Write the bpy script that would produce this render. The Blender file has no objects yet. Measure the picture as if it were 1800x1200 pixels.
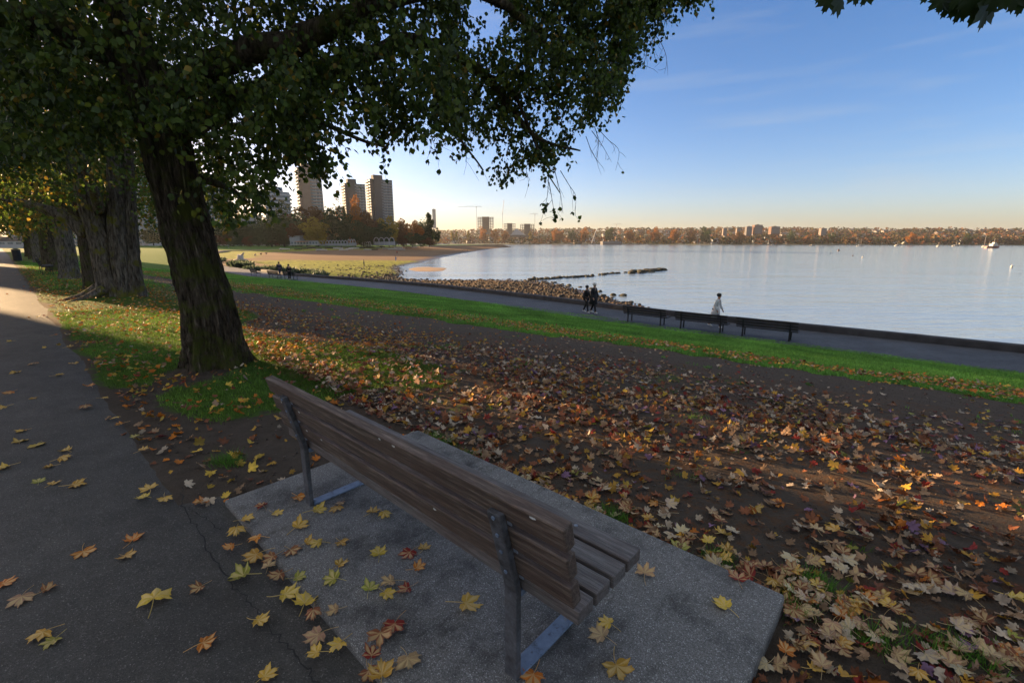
import bpy, bmesh, math, random
import numpy as np
from mathutils import Vector, Matrix, noise as mnoise
R = math.radians
S = bpy.context.scene
COL = S.collection

# ------------------------------------------------------------------ camera
PITCH = R(12.34)
SP, CP = math.sin(PITCH), math.cos(PITCH)
EYE = 1.7
cam_d = bpy.data.cameras.new("camera"); cam = bpy.data.objects.new("camera", cam_d)
COL.objects.link(cam); S.camera = cam
cam.location = (0, 0, EYE); cam.rotation_euler = (R(90) - PITCH, 0, 0)
cam_d.sensor_width = 36; cam_d.lens = 16.0
cam_d.clip_start = 0.05; cam_d.clip_end = 12000
S.render.resolution_x = 1024; S.render.resolution_y = 682

# ------------------------------------------------------------------ light
SUN_AZ = Vector((-0.881, 0.472, 0)).normalized()      # towards the sun, in plan
SUN_EL = R(10.0)
world = bpy.data.worlds.new("World"); S.world = world; world.use_nodes = True
wn = world.node_tree; wn.nodes.clear()
wo = wn.nodes.new('ShaderNodeOutputWorld'); bg = wn.nodes.new('ShaderNodeBackground')
sky = wn.nodes.new('ShaderNodeTexSky'); sky.sky_type = 'NISHITA'; sky.sun_disc = False
sky.sun_elevation = SUN_EL
sky.sun_rotation = math.atan2(SUN_AZ.x, SUN_AZ.y)
sky.altitude = 10; sky.air_density = 0.85; sky.dust_density = 1.3; sky.ozone_density = 2.0
bg.inputs['Strength'].default_value = 0.06
# thin streaks of high cloud, fixed in the sky
tc = wn.nodes.new('ShaderNodeTexCoord'); mp = wn.nodes.new('ShaderNodeMapping')
mp.inputs['Rotation'].default_value = (0.25, 0.1, 0.5); mp.inputs['Scale'].default_value = (1.2, 4.0, 22.0)
nz = wn.nodes.new('ShaderNodeTexNoise'); nz.inputs['Scale'].default_value = 1.6; nz.inputs['Detail'].default_value = 5
cr = wn.nodes.new('ShaderNodeValToRGB'); cr.color_ramp.elements[0].position = .52; cr.color_ramp.elements[1].position = .85
cr.color_ramp.elements[1].color = (.24, .24, .24, 1)
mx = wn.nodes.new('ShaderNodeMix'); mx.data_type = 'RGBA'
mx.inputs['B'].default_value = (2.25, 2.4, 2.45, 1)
wn.links.new(tc.outputs['Generated'], mp.inputs['Vector']); wn.links.new(mp.outputs[0], nz.inputs['Vector'])
wn.links.new(nz.outputs['Fac'], cr.inputs[0])
# broken pale cloud sheet added out of view overhead and behind, brightening the shade
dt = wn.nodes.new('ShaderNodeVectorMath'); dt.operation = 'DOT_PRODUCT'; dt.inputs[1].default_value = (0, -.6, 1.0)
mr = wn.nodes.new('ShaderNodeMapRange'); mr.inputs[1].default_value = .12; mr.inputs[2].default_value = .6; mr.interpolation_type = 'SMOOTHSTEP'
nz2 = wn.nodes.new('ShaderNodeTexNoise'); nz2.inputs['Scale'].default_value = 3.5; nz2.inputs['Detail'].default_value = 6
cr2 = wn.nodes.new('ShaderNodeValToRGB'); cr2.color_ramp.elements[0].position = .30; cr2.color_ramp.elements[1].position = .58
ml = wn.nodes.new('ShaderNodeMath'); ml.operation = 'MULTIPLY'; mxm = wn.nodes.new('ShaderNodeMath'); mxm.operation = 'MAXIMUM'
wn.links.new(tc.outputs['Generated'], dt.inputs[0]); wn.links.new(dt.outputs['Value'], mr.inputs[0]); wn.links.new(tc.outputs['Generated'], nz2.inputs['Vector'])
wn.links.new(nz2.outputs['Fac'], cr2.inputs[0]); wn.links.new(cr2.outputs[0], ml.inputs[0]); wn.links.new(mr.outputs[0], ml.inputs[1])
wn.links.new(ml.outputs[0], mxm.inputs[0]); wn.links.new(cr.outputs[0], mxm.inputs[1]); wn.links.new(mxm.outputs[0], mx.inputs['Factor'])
hs = wn.nodes.new('ShaderNodeHueSaturation'); hs.inputs['Saturation'].default_value = 1.25; hs.inputs['Hue'].default_value = 0.5
tn = wn.nodes.new('ShaderNodeMix'); tn.data_type = 'RGBA'; tn.blend_type = 'MULTIPLY'; tn.inputs['Factor'].default_value = 1
tn.inputs['B'].default_value = (.97, .865, 1.0, 1)
wn.links.new(sky.outputs[0], hs.inputs['Color']); wn.links.new(hs.outputs[0], tn.inputs['A'])
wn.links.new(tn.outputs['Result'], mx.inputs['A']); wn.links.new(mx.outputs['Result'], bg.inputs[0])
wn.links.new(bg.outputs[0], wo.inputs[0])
sd = bpy.data.lights.new("sun", 'SUN'); sun = bpy.data.objects.new("sun", sd); COL.objects.link(sun)
sd.energy = 5.0; sd.angle = R(0.5); sd.color = (1.0, 0.66, 0.34)
sdir = Vector((SUN_AZ.x*math.cos(SUN_EL), SUN_AZ.y*math.cos(SUN_EL), math.sin(SUN_EL)))
sun.rotation_euler = sdir.to_track_quat('Z', 'Y').to_euler()
S.view_settings.view_transform = 'Standard'; S.view_settings.look = 'None'
S.view_settings.gamma = 1; S.view_settings.use_curve_mapping = False
S.view_settings.exposure = 2.2
S.cycles.max_bounces = 6; S.cycles.transparent_max_bounces = 4

# ------------------------------------------------------------------ plan helpers
L = np.array([-.74, .672]); N = np.array([.672, .74])     # along the shore / towards the sea
def XY(s, n): return (s*L[0]+n*N[0], s*L[1]+n*N[1])
def SN(x, y): return (x*L[0]+y*L[1], x*N[0]+y*N[1])
def ray(px, py):
    u = (px-900)/800; v = (py-600)/800
    return Vector((u, CP - v*SP, -SP - v*CP))
def U(px, py, z):
    r = ray(px, py); t = (EYE-z)/-r.z
    return Vector((r.x*t, r.y*t, z))
def AT(px, py, Y):
    r = ray(px, py); t = Y/r.y
    return Vector((r.x*t, Y, EYE + r.z*t))
def project(x, y, z):
    dz = z-EYE; d = y*CP - dz*SP; up = y*SP + dz*CP
    return 900 + 800*x/d, 600 - 800*up/d, d
def sstep(a, b, x):
    t = np.clip((np.asarray(x, float)-a)/(b-a), 0, 1); return t*t*(3-2*t)
_sg = np.arange(-120, 1200, 1.0)
def table(pts, w=9):
    p = np.array(pts, float); y = np.interp(_sg, p[:, 0], p[:, 1])
    k = np.ones(w)/w; y2 = np.convolve(np.pad(y, w//2, mode='edge'), k, 'valid')
    return lambda s: np.interp(s, _sg, y2)
nb = table([(-120, 21.8), (-2.65, 21.2), (10.8, 20.6), (20, 21.6), (32.8, 22.3), (42.6, 21.6), (58.7, 19.6), (76, 20.6), (96, 22),
            (130, 30), (170, 45), (223, 66), (251, 131), (334, 261), (400, 420), (430, 430), (500, 250), (900, 160), (1200, 160)], 7)
zb = table([(-120, -2.4), (100, -2.4), (200, -1.9), (900, -1.6)], 21)
z0 = table([(-120, 0), (90, 0), (250, -1.2), (900, -1.2)], 21)
te = table([(-120, 12.6), (-1.6, 12.1), (4.5, 11.6), (11.3, 9.65), (22.7, 7.1), (40, 6.0), (80, 6)], 3)
T1 = U(383, 648, -0.05); T2 = U(200, 525, -.03)
def gz(x, y):
    x = np.asarray(x, float); y = np.asarray(y, float)
    s, n = SN(x, y)
    a = z0(s)
    prof = np.interp(n, [-1000, .5, 2.4, 4.5], [-.02, -.02, -.09, -.2])
    lin = (n-4.5)/np.maximum(nb(s)-4.5, .1)
    z = np.where(n < 4.5, a+prof, (a-.2) + (zb(s)-(a-.2))*np.clip(lin, 0, 1))
    m1 = .10*np.exp(-((x-T1.x)**2+(y-T1.y)**2)/1.1**2) + .16*np.exp(-((x-T2.x)**2+(y-T2.y)**2)/1.7**2)
    m = sstep(.7, 1.5, n)
    bump = .012*np.sin(x*3.1+1.3*np.sin(y*2.3))*np.sin(y*3.7+np.sin(x*1.9)) + .006*np.sin(x*11+y*3)*np.sin(y*13-x*2)
    return z + m*(m1 + bump)

# ------------------------------------------------------------------ objects helpers
def tag(o, label=None, cat=None, group=None, kind=None):
    if label: o['label'] = label
    if cat: o['category'] = cat
    if group: o['group'] = group
    if kind: o['kind'] = kind
    return o
def empty(name, loc, rz=0):
    o = bpy.data.objects.new(name, None); COL.objects.link(o); o.location = loc
    o.rotation_euler = (0, 0, rz); o.empty_display_size = .1
    return o
def link(me, name, parent=None, mats=None, smooth=False):
    if mats is not None:
        for m in (mats if isinstance(mats, (list, tuple)) else [mats]): me.materials.append(m)
    if smooth: me.polygons.foreach_set('use_smooth', [True]*len(me.polygons))
    o = bpy.data.objects.new(name, me); COL.objects.link(o)
    if parent: o.parent = parent
    return o
class MB:
    def __init__(s): s.v = []; s.f = []; s.m = []
    def add(s, vs, fs, m=0):
        b = len(s.v); s.v += [tuple(q) for q in vs]; s.f += [tuple(i+b for i in f) for f in fs]; s.m += [m]*len(fs)
    def box(s, x0, x1, y0, y1, z0_, z1, m=0, mat=None):
        vs = [Vector((x, y, z)) for z in (z0_, z1) for y in (y0, y1) for x in (x0, x1)]
        if mat: vs = [mat @ v for v in vs]
        s.add(vs, [(0, 2, 3, 1), (4, 5, 7, 6), (0, 1, 5, 4), (2, 6, 7, 3), (0, 4, 6, 2), (1, 3, 7, 5)], m)
    def prism(s, poly, z0_, z1, m=0):      # poly in xy, counter clockwise
        k = len(poly)
        vs = [(p[0], p[1], z0_) for p in poly] + [(p[0], p[1], z1) for p in poly]
        s.add(vs, [tuple(range(k-1, -1, -1)), tuple(range(k, 2*k))] + [(i, (i+1) % k, k+(i+1) % k, k+i) for i in range(k)], m)
    def tube(s, pts, rad, k=8, m=0, cap=True):
        pts = [Vector(p) for p in pts]
        if not hasattr(rad, '__len__'): rad = [rad]*len(pts)
        rings = []; prev = None
        for i, p in enumerate(pts):
            t = (pts[min(i+1, len(pts)-1)] - pts[max(i-1, 0)]).normalized()
            if prev is None:
                a = t.orthogonal().normalized()
            else:
                a = (prev - t*prev.dot(t)); a = a.normalized() if a.length > 1e-6 else t.orthogonal().normalized()
            prev = a; b = t.cross(a)
            rings.append([p + (a*math.cos(2*math.pi*j/k) + b*math.sin(2*math.pi*j/k))*rad[i] for j in range(k)])
        vs = [q for r in rings for q in r]; fs = []
        for i in range(len(pts)-1):
            for j in range(k):
                fs.append((i*k+j, i*k+(j+1) % k, (i+1)*k+(j+1) % k, (i+1)*k+j))
        if cap: fs.append(tuple(range(k-1, -1, -1))); fs.append(tuple((len(pts)-1)*k+j for j in range(k)))
        s.add(vs, fs, m)
    def ball(s, c, r, seg=10, rings=6, m=0, sc=(1, 1, 1)):
        vs = []; fs = []
        for i in range(rings+1):
            ph = math.pi*i/rings
            for j in range(seg):
                th = 2*math.pi*j/seg
                vs.append((c[0]+r*sc[0]*math.sin(ph)*math.cos(th), c[1]+r*sc[1]*math.sin(ph)*math.sin(th), c[2]+r*sc[2]*math.cos(ph)))
        for i in range(rings):
            for j in range(seg):
                fs.append((i*seg+j, (i+1)*seg+j, (i+1)*seg+(j+1) % seg, i*seg+(j+1) % seg))
        s.add(vs, fs, m)
    def mesh(s, name='m'):
        me = bpy.data.meshes.new(name); me.from_pydata(s.v, [], s.f)
        if any(s.m): me.polygons.foreach_set('material_index', s.m)
        me.update(); return me
    def build(s, name, mats, parent=None, smooth=False, bevel=0):
        o = link(s.mesh(name), name, parent, mats, smooth)
        if bevel:
            b = o.modifiers.new('b', 'BEVEL'); b.width = bevel; b.segments = 2; b.limit_method = 'ANGLE'
        return o
def mesh_np(name, V, F, col=None, smooth=False):
    """V (n,3); F (m,k) or list of such arrays"""
    Fs = F if isinstance(F, list) else [F]
    me = bpy.data.meshes.new(name)
    V = np.asarray(V, np.float32)
    me.vertices.add(len(V)); me.vertices.foreach_set('co', V.ravel())
    nl = sum(f.size for f in Fs); npol = sum(len(f) for f in Fs)
    me.loops.add(nl); me.loops.foreach_set('vertex_index', np.concatenate([f.ravel() for f in Fs]).astype(np.int32))
    me.polygons.add(npol)
    tot = np.concatenate([np.full(len(f), f.shape[1]) for f in Fs]).astype(np.int32)
    st = np.concatenate([[0], np.cumsum(tot)[:-1]]).astype(np.int32)
    me.polygons.foreach_set('loop_start', st); me.polygons.foreach_set('loop_total', tot)
    if smooth: me.polygons.foreach_set('use_smooth', np.ones(npol, bool))
    if col is not None:
        a = me.color_attributes.new('Col', 'FLOAT_COLOR', 'POINT')
        c = np.ones((len(V), 4), np.float32); c[:, :3] = col
        a.data.foreach_set('color', c.ravel())
    me.update(calc_edges=True); me.validate()
    return me
def copy_tree(o, parent=None):
    c = o.copy(); COL.objects.link(c)
    if parent: c.parent = parent
    for ch in list(o.children): copy_tree(ch, c)
    return c

# ------------------------------------------------------------------ materials
def mat(name):
    m = bpy.data.materials.new(name); m.use_nodes = True
    nt = m.node_tree; b = nt.nodes['Principled BSDF']
    return m, nt, b
def nd(nt, t, **kw):
    n = nt.nodes.new(t)
    for k, v in kw.items():
        if k in n.inputs.keys(): n.inputs[k].default_value = v
        else: setattr(n, k, v)
    return n
def coords(nt, kind='Object', scale=(1, 1, 1), rot=(0, 0, 0)):
    t = nt.nodes.new('ShaderNodeTexCoord'); m = nt.nodes.new('ShaderNodeMapping')
    m.inputs['Scale'].default_value = scale; m.inputs['Rotation'].default_value = rot
    nt.links.new(t.outputs[kind], m.inputs[0]); return m.outputs[0]
def noise_(nt, vec, scale, detail=6, rough=.6):
    n = nd(nt, 'ShaderNodeTexNoise'); n.inputs['Scale'].default_value = scale
    n.inputs['Detail'].default_value = detail; n.inputs['Roughness'].default_value = rough
    nt.links.new(vec, n.inputs['Vector']); return n.outputs['Fac']
def ramp(nt, fac, stops):
    r = nt.nodes.new('ShaderNodeValToRGB'); e = r.color_ramp.elements
    while len(e) < len(stops): e.new(.5)
    for i, (p, c) in enumerate(stops):
        e[i].position = p; e[i].color = (c, c, c, 1) if not hasattr(c, '__len__') else (*c, 1)
    nt.links.new(fac, r.inputs[0]); return r.outputs[0]
def mixc(nt, f, a, b, blend='MIX'):
    m = nt.nodes.new('ShaderNodeMix'); m.data_type = 'RGBA'; m.blend_type = blend
    for sock, v in (('Factor', f), ('A', a), ('B', b)):
        if isinstance(v, bpy.types.NodeSocket): nt.links.new(v, m.inputs[sock])
        elif hasattr(v, '__len__'): m.inputs[sock].default_value = (*v, 1)
        else: m.inputs[sock].default_value = v
    return m.outputs['Result']
def bump(nt, b, h, strength=.5, dist=.02):
    n = nt.nodes.new('ShaderNodeBump'); n.inputs['Strength'].default_value = strength; n.inputs['Distance'].default_value = dist
    nt.links.new(h, n.inputs['Height']); nt.links.new(n.outputs[0], b.inputs['Normal'])
def attr(nt, name='Col'):
    a = nt.nodes.new('ShaderNodeVertexColor'); a.layer_name = name; return a.outputs['Color']
def simple(name, c, rough=.7, metal=0, var=.25, scale=6, kind='Object', bs=.0, bd=.01):
    m, nt, b = mat(name); v = coords(nt, kind)
    f = noise_(nt, v, scale, 5)
    c0 = tuple(x*(1-var) for x in c); c1 = tuple(min(1, x*(1+var)) for x in c)
    nt.links.new(ramp(nt, f, [(.3, c0), (.7, c1)]), b.inputs['Base Color'])
    b.inputs['Roughness'].default_value = rough; b.inputs['Metallic'].default_value = metal
    if bs: bump(nt, b, noise_(nt, v, scale*6, 4), bs, bd)
    return m
M = {}
def ground_mat():
    m, nt, b = mat('ground_cover'); v = coords(nt, 'Object')
    a = nt.nodes.new('ShaderNodeSeparateColor'); nt.links.new(attr(nt), a.inputs[0])
    big = noise_(nt, v, 1.3, 6, .65); mid = noise_(nt, v, 7, 6, .7); fine = noise_(nt, v, 60, 4, .7)
    dirt = mixc(nt, mid, (.054, .041, .031), (.150, .116, .088))
    dirt = mixc(nt, ramp(nt, fine, [(.55, 0), (.75, .6)]), dirt, (.13, .105, .085))
    grass = mixc(nt, mid, (.045, .095, .014), (.11, .18, .03))
    sand = mixc(nt, mid, (.24, .17, .10), (.36, .27, .17))
    def edge(ch, w):     # blotchy edge
        s = nt.nodes.new('ShaderNodeMath'); s.operation = 'ADD'
        q = nt.nodes.new('ShaderNodeMath'); q.operation = 'MULTIPLY_ADD'; q.inputs[1].default_value = w; q.inputs[2].default_value = -w*.5
        nt.links.new(mid, q.inputs[0]); nt.links.new(a.outputs[ch], s.inputs[0]); nt.links.new(q.outputs[0], s.inputs[1])
        return ramp(nt, s.outputs[0], [(.42, 0), (.6, 1)])
    c = mixc(nt, edge('Red', .9), dirt, grass)
    c = mixc(nt, edge('Green', .3), c, sand)
    litter = mixc(nt, noise_(nt, v, 25, 3), (.07, .035, .02), (.20, .11, .06))
    lf = nt.nodes.new('ShaderNodeMath'); lf.operation = 'MULTIPLY'
    nt.links.new(ramp(nt, noise_(nt, v, 9, 5, .8), [(.50, 0), (.58, 1)]), lf.inputs[0]); nt.links.new(a.outputs['Blue'], lf.inputs[1])
    c = mixc(nt, lf.outputs[0], c, litter)
    nt.links.new(c, b.inputs['Base Color']); b.inputs['Roughness'].default_value = .95; b.inputs['Specular IOR Level'].default_value = .05
    h = mixc(nt, .45, mid, fine)
    bump(nt, b, h, 1.0, .06)
    return m
M['ground'] = ground_mat()
def asphalt_mat(name, base, tint=(1.1, 1.02, .92)):
    m, nt, b = mat(name); v = coords(nt, 'Object')
    vo = nd(nt, 'ShaderNodeTexVoronoi'); vo.inputs['Scale'].default_value = 230; nt.links.new(v, vo.inputs['Vector'])
    sp = nt.nodes.new('ShaderNodeSeparateColor'); nt.links.new(vo.outputs['Color'], sp.inputs[0])
    grain = ramp(nt, sp.outputs[0], [(.0, .6), (.7, .95), (.95, 1.2), (1, 2.6)])
    bigf = ramp(nt, noise_(nt, v, .8, 7, .65), [(.3, .75), (.7, 1.25)])
    st = ramp(nt, noise_(nt, v, 5, 6, .7), [(.35, .8), (.65, 1.1)])
    c = mixc(nt, 1, grain, bigf, 'MULTIPLY'); c = mixc(nt, 1, c, st, 'MULTIPLY')
    c = mixc(nt, 1, c, tuple(base*t for t in tint), 'MULTIPLY')
    nt.links.new(c, b.inputs['Base Color']); b.inputs['Roughness'].default_value = .78; b.inputs['Specular IOR Level'].default_value = .25
    bump(nt, b, vo.outputs['Distance'], .5, .006)
    return m
M['asphalt'] = asphalt_mat('asphalt', .075)
M['path_asphalt'] = asphalt_mat('seaside_path', .085, (.98, 1, 1.08))
def concrete_mat():
    m, nt, b = mat('concrete_slab'); v = coords(nt, 'Object')
    vo = nd(nt, 'ShaderNodeTexVoronoi'); vo.inputs['Scale'].default_value = 260; nt.links.new(v, vo.inputs['Vector'])
    sp = nt.nodes.new('ShaderNodeSeparateColor'); nt.links.new(vo.outputs['Color'], sp.inputs[0])
    c = ramp(nt, sp.outputs[0], [(0, (.10, .094, .087)), (.5, (.165, .153, .142)), (.9, (.225, .212, .20)), (1, (.46, .45, .43))])
    st = ramp(nt, noise_(nt, v, 2.6, 8, .7), [(.34, .38), (.5, 1), (.7, 1.12)])
    c = mixc(nt, 1, c, st, 'MULTIPLY')
    gr = ramp(nt, noise_(nt, coords(nt, 'Object', (1, .35, 1)), 7, 6, .75), [(.30, (.35, .33, .28)), (.45, (1, 1, 1))])
    c = mixc(nt, .9, c, gr, 'MULTIPLY')
    nt.links.new(c, b.inputs['Base Color']); b.inputs['Roughness'].default_value = .8
    bump(nt, b, vo.outputs['Distance'], .6, .006)
    return m
M['slab'] = concrete_mat()
def wood_mat(name, c0, c1, c2):
    m, nt, b = mat(name); v = coords(nt, 'Object', (1.2, 22, 22)); 
    oi = nt.nodes.new('ShaderNodeObjectInfo')
    add = nt.nodes.new('ShaderNodeVectorMath'); add.operation = 'ADD'
    nt.links.new(v, add.inputs[0]); nt.links.new(oi.outputs['Random'], add.inputs[1])
    g = noise_(nt, add.outputs[0], 3.2, 8, .7)
    blot = noise_(nt, coords(nt, 'Object', (1, 3, 3)), 3.0, 5, .6)
    c = ramp(nt, g, [(.3, c0), (.5, c1), (.72, c2)])
    c = mixc(nt, ramp(nt, blot, [(.42, 0), (.65, .5)]), c, (.080, .042, .030))
    nt.links.new(c, b.inputs['Base Color']); b.inputs['Roughness'].default_value = .62
    fine = ramp(nt, noise_(nt, coords(nt, 'Object', (4, 90, 90)), 4, 4, .7), [(.4, .72), (.62, 1.2)])
    c = mixc(nt, 1, c, fine, 'MULTIPLY'); nt.links.new(c, b.inputs['Base Color'])
    bump(nt, b, g, .7, .005)
    return m
M['wood_back'] = wood_mat('weathered_brown_wood', (.024, .018, .015), (.098, .068, .052), (.26, .205, .165))
M['wood_seat'] = wood_mat('weathered_grey_wood', (.055, .046, .043), (.13, .115, .108), (.24, .21, .20))
def metal_mat():
    m, nt, b = mat('galvanised_steel'); v = coords(nt, 'Object')
    f = noise_(nt, v, 14, 7, .7)
    c = ramp(nt, f, [(.32, (.05, .05, .055)), (.45, (.17, .22, .31)), (.7, (.25, .32, .44))])
    c = mixc(nt, ramp(nt, noise_(nt, v, 40, 5, .7), [(.6, 0), (.72, .8)]), c, (.06, .03, .02))
    nt.links.new(c, b.inputs['Base Color']); b.inputs['Roughness'].default_value = .5; b.inputs['Metallic'].default_value = .25
    bump(nt, b, f, .3, .003); return m
def metal_mat2():
    m, nt, b = mat('weathered_dark_steel'); f = noise_(nt, coords(nt, 'Object'), 16, 7, .7)
    nt.links.new(ramp(nt, f, [(.35, (.035, .033, .035)), (.55, (.10, .10, .11)), (.75, (.18, .18, .20))]), b.inputs['Base Color'])
    b.inputs['Roughness'].default_value = .6; b.inputs['Metallic'].default_value = .1; bump(nt, b, f, .4, .004); return m
M['steel'] = metal_mat(); M['steel_dark'] = metal_mat2()
M['clip'] = simple('bright_steel_clip', (.35, .38, .44), .35, .6, .2, 30)
M['dropping'] = simple('bird_dropping', (.6, .6, .58), .9, 0, .1, 30)
def bark_mat(name, dark, light, moss, mossamt):
    m, nt, b = mat(name)
    v = coords(nt, 'Object', (9, 9, 1.6))
    w = noise_(nt, v, 2.2, 9, .72); f = noise_(nt, coords(nt, 'Object', (30, 30, 8)), 2, 5, .7)
    rid = ramp(nt, w, [(.38, 0), (.5, .55), (.60, 1)])
    c = mixc(nt, rid, dark, light)
    ms = ramp(nt, noise_(nt, coords(nt, 'Object'), 2.4, 6, .7), [(.5-mossamt, 0), (.62-mossamt*.5, 1)])
    c = mixc(nt, ms, c, moss)
    nt.links.new(c, b.inputs['Base Color']); b.inputs['Roughness'].default_value = .95; b.inputs['Specular IOR Level'].default_value = .05
    h = mixc(nt, .3, rid, f); bump(nt, b, h, 1.0, .05)
    return m
M['bark'] = bark_mat('furrowed_dark_bark', (.030, .022, .015), (.17, .13, .095), (.11, .12, .03), .02)
M['bark_grey'] = bark_mat('grey_mossy_bark', (.055, .044, .035), (.26, .22, .18), (.20, .19, .04), -.03)
M['twig'] = simple('twig_bark', (.035, .026, .02), .9)
def leaf_mat(name, src, trans=.4, rough=.55, veins=False, sheen=.3):
    m, nt, b = mat(name); nt.nodes.remove(b)
    out = nt.nodes['Material Output']
    if src == 'attr': c = attr(nt)
    elif src == 'obj': c = nt.nodes.new('ShaderNodeObjectInfo').outputs['Color']
    else: c = None
    n = noise_(nt, coords(nt, 'Object'), 9 if src == 'attr' else 22, 4)
    if c is None: c = mixc(nt, 1, src, ramp(nt, n, [(.3, .6), (.7, 1.5)]), 'MULTIPLY')
    else: c = mixc(nt, 1, c, ramp(nt, n, [(.3, .7), (.7, 1.25)]), 'MULTIPLY')
    if veins:
        va = nt.nodes.new('ShaderNodeVertexColor'); va.layer_name = 'Vein'
        c = mixc(nt, va.outputs['Color'], c, mixc(nt, .5, c, (.75, .55, .25)))
    d = nt.nodes.new('ShaderNodeBsdfPrincipled'); t = nt.nodes.new('ShaderNodeBsdfTranslucent')
    d.inputs['Roughness'].default_value = rough; d.inputs['Specular IOR Level'].default_value = sheen
    mx = nt.nodes.new('ShaderNodeMixShader'); mx.inputs[0].default_value = trans
    nt.links.new(c, d.inputs['Base Color']); nt.links.new(c, t.inputs['Color'])
    nt.links.new(d.outputs[0], mx.inputs[1]); nt.links.new(t.outputs[0], mx.inputs[2]); nt.links.new(mx.outputs[0], out.inputs[0])
    return m
M['leaf'] = leaf_mat('green_foliage', 'attr', .42, .5)
M['leaf_far'] = leaf_mat('far_foliage', 'obj', .25, .8, sheen=.1)
M['leaf_attr_far'] = leaf_mat('far_wood_foliage', 'attr', .2, .9, sheen=.05)
M['fallen'] = leaf_mat('fallen_leaf_litter', 'attr', .15, .6, sheen=.3)
M['fallen_one'] = leaf_mat('fallen_leaf', 'obj', .15, .6, sheen=.3, veins=True)
M['grass'] = leaf_mat('grass_blades', 'attr', .3, .6)
def beach_mat():
    m, nt, b = mat('beach_sand'); v = coords(nt, 'Object')
    a = nt.nodes.new('ShaderNodeSeparateColor'); nt.links.new(attr(nt), a.inputs[0])
    big = noise_(nt, v, .06, 6, .6); mid = noise_(nt, v, .8, 7, .75)
    sand = mixc(nt, big, (.16, .095, .05), (.26, .16, .085))
    sand = mixc(nt, ramp(nt, mid, [(.5, 0), (.7, .4)]), sand, (.12, .08, .05))
    alg = mixc(nt, ramp(nt, mid, [(.4, 0), (.6, 1)]), (.10, .10, .02), (.34, .33, .035))
    mk = nt.nodes.new('ShaderNodeMath'); mk.operation = 'MULTIPLY_ADD'; mk.inputs[1].default_value = 2.2; mk.inputs[2].default_value = -1.1
    nt.links.new(noise_(nt, coords(nt, 'Object', (.25, 1, 1), (0, 0, .5)), .22, 6, .7), mk.inputs[0])
    ad = nt.nodes.new('ShaderNodeMath'); ad.operation = 'ADD'; nt.links.new(mk.outputs[0], ad.inputs[0]); nt.links.new(a.outputs[0], ad.inputs[1])
    c = mixc(nt, ramp(nt, ad.outputs[0], [(.4, 0), (.6, 1)]), sand, alg)
    c = mixc(nt, a.outputs[1], c, (.10, .085, .07))
    c = mixc(nt, a.outputs[2], c, mixc(nt, mid, (.07, .042, .02), (.16, .10, .045)))
    nt.links.new(c, b.inputs['Base Color']); b.inputs['Specular IOR Level'].default_value = .08
    rr = nt.nodes.new('ShaderNodeMapRange'); rr.inputs[3].default_value = .95; rr.inputs[4].default_value = .35
    nt.links.new(a.outputs[1], rr.inputs[0]); nt.links.new(rr.outputs[0], b.inputs['Roughness'])
    bump(nt, b, mid, .4, .15); return m
M['beach'] = beach_mat()
def water_mat():
    m, nt, b = mat('sea_water')
    b.inputs['Base Color'].default_value = (.24, .31, .38, 1); b.inputs['Roughness'].default_value = .10
    b.inputs['IOR'].default_value = 1.33
    a = noise_(nt, coords(nt, 'Object', (.10, .5, 1), (0, 0, R(12))), 1.1, 5, .6)
    c = noise_(nt, coords(nt, 'Object', (.02, .08, 1), (0, 0, R(-8))), 1.0, 4, .55)
    h = nt.nodes.new('ShaderNodeMath'); h.operation = 'MULTIPLY_ADD'; h.inputs[1].default_value = 3.2
    nt.links.new(c, h.inputs[0]); nt.links.new(a, h.inputs[2])
    bump(nt, b, h.outputs[0], .55, .22); return m
M['water'] = water_mat()
M['rock'] = simple('weedy_rock', (.115, .070, .026), .85, 0, .6, 1.7, bs=.6, bd=.1)
M['dark_rock'] = simple('dark_weedy_rock', (.024, .021, .009), .8, 0, .5, 1.2, bs=.6, bd=.1)
def rock_attr():
    m, nt, b = mat('shore_rock'); n_ = noise_(nt, coords(nt, 'Object'), 4, 5)
    nt.links.new(mixc(nt, 1, attr(nt), ramp(nt, n_, [(.3, .6), (.7, 1.4)]), 'MULTIPLY'), b.inputs['Base Color']); b.inputs['Roughness'].default_value = .8; bump(nt, b, n_, .6, .1); return m
M['rock_attr'] = rock_attr()
M['seawall'] = simple('stone_seawall', (.032, .029, .029), .9, 0, .5, 2.2, bs=.5)
M['stem'] = simple('leaf_stem', (.28, .09, .05), .7)
M['pebble'] = simple('pebble', (.12, .10, .09), .9)

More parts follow.
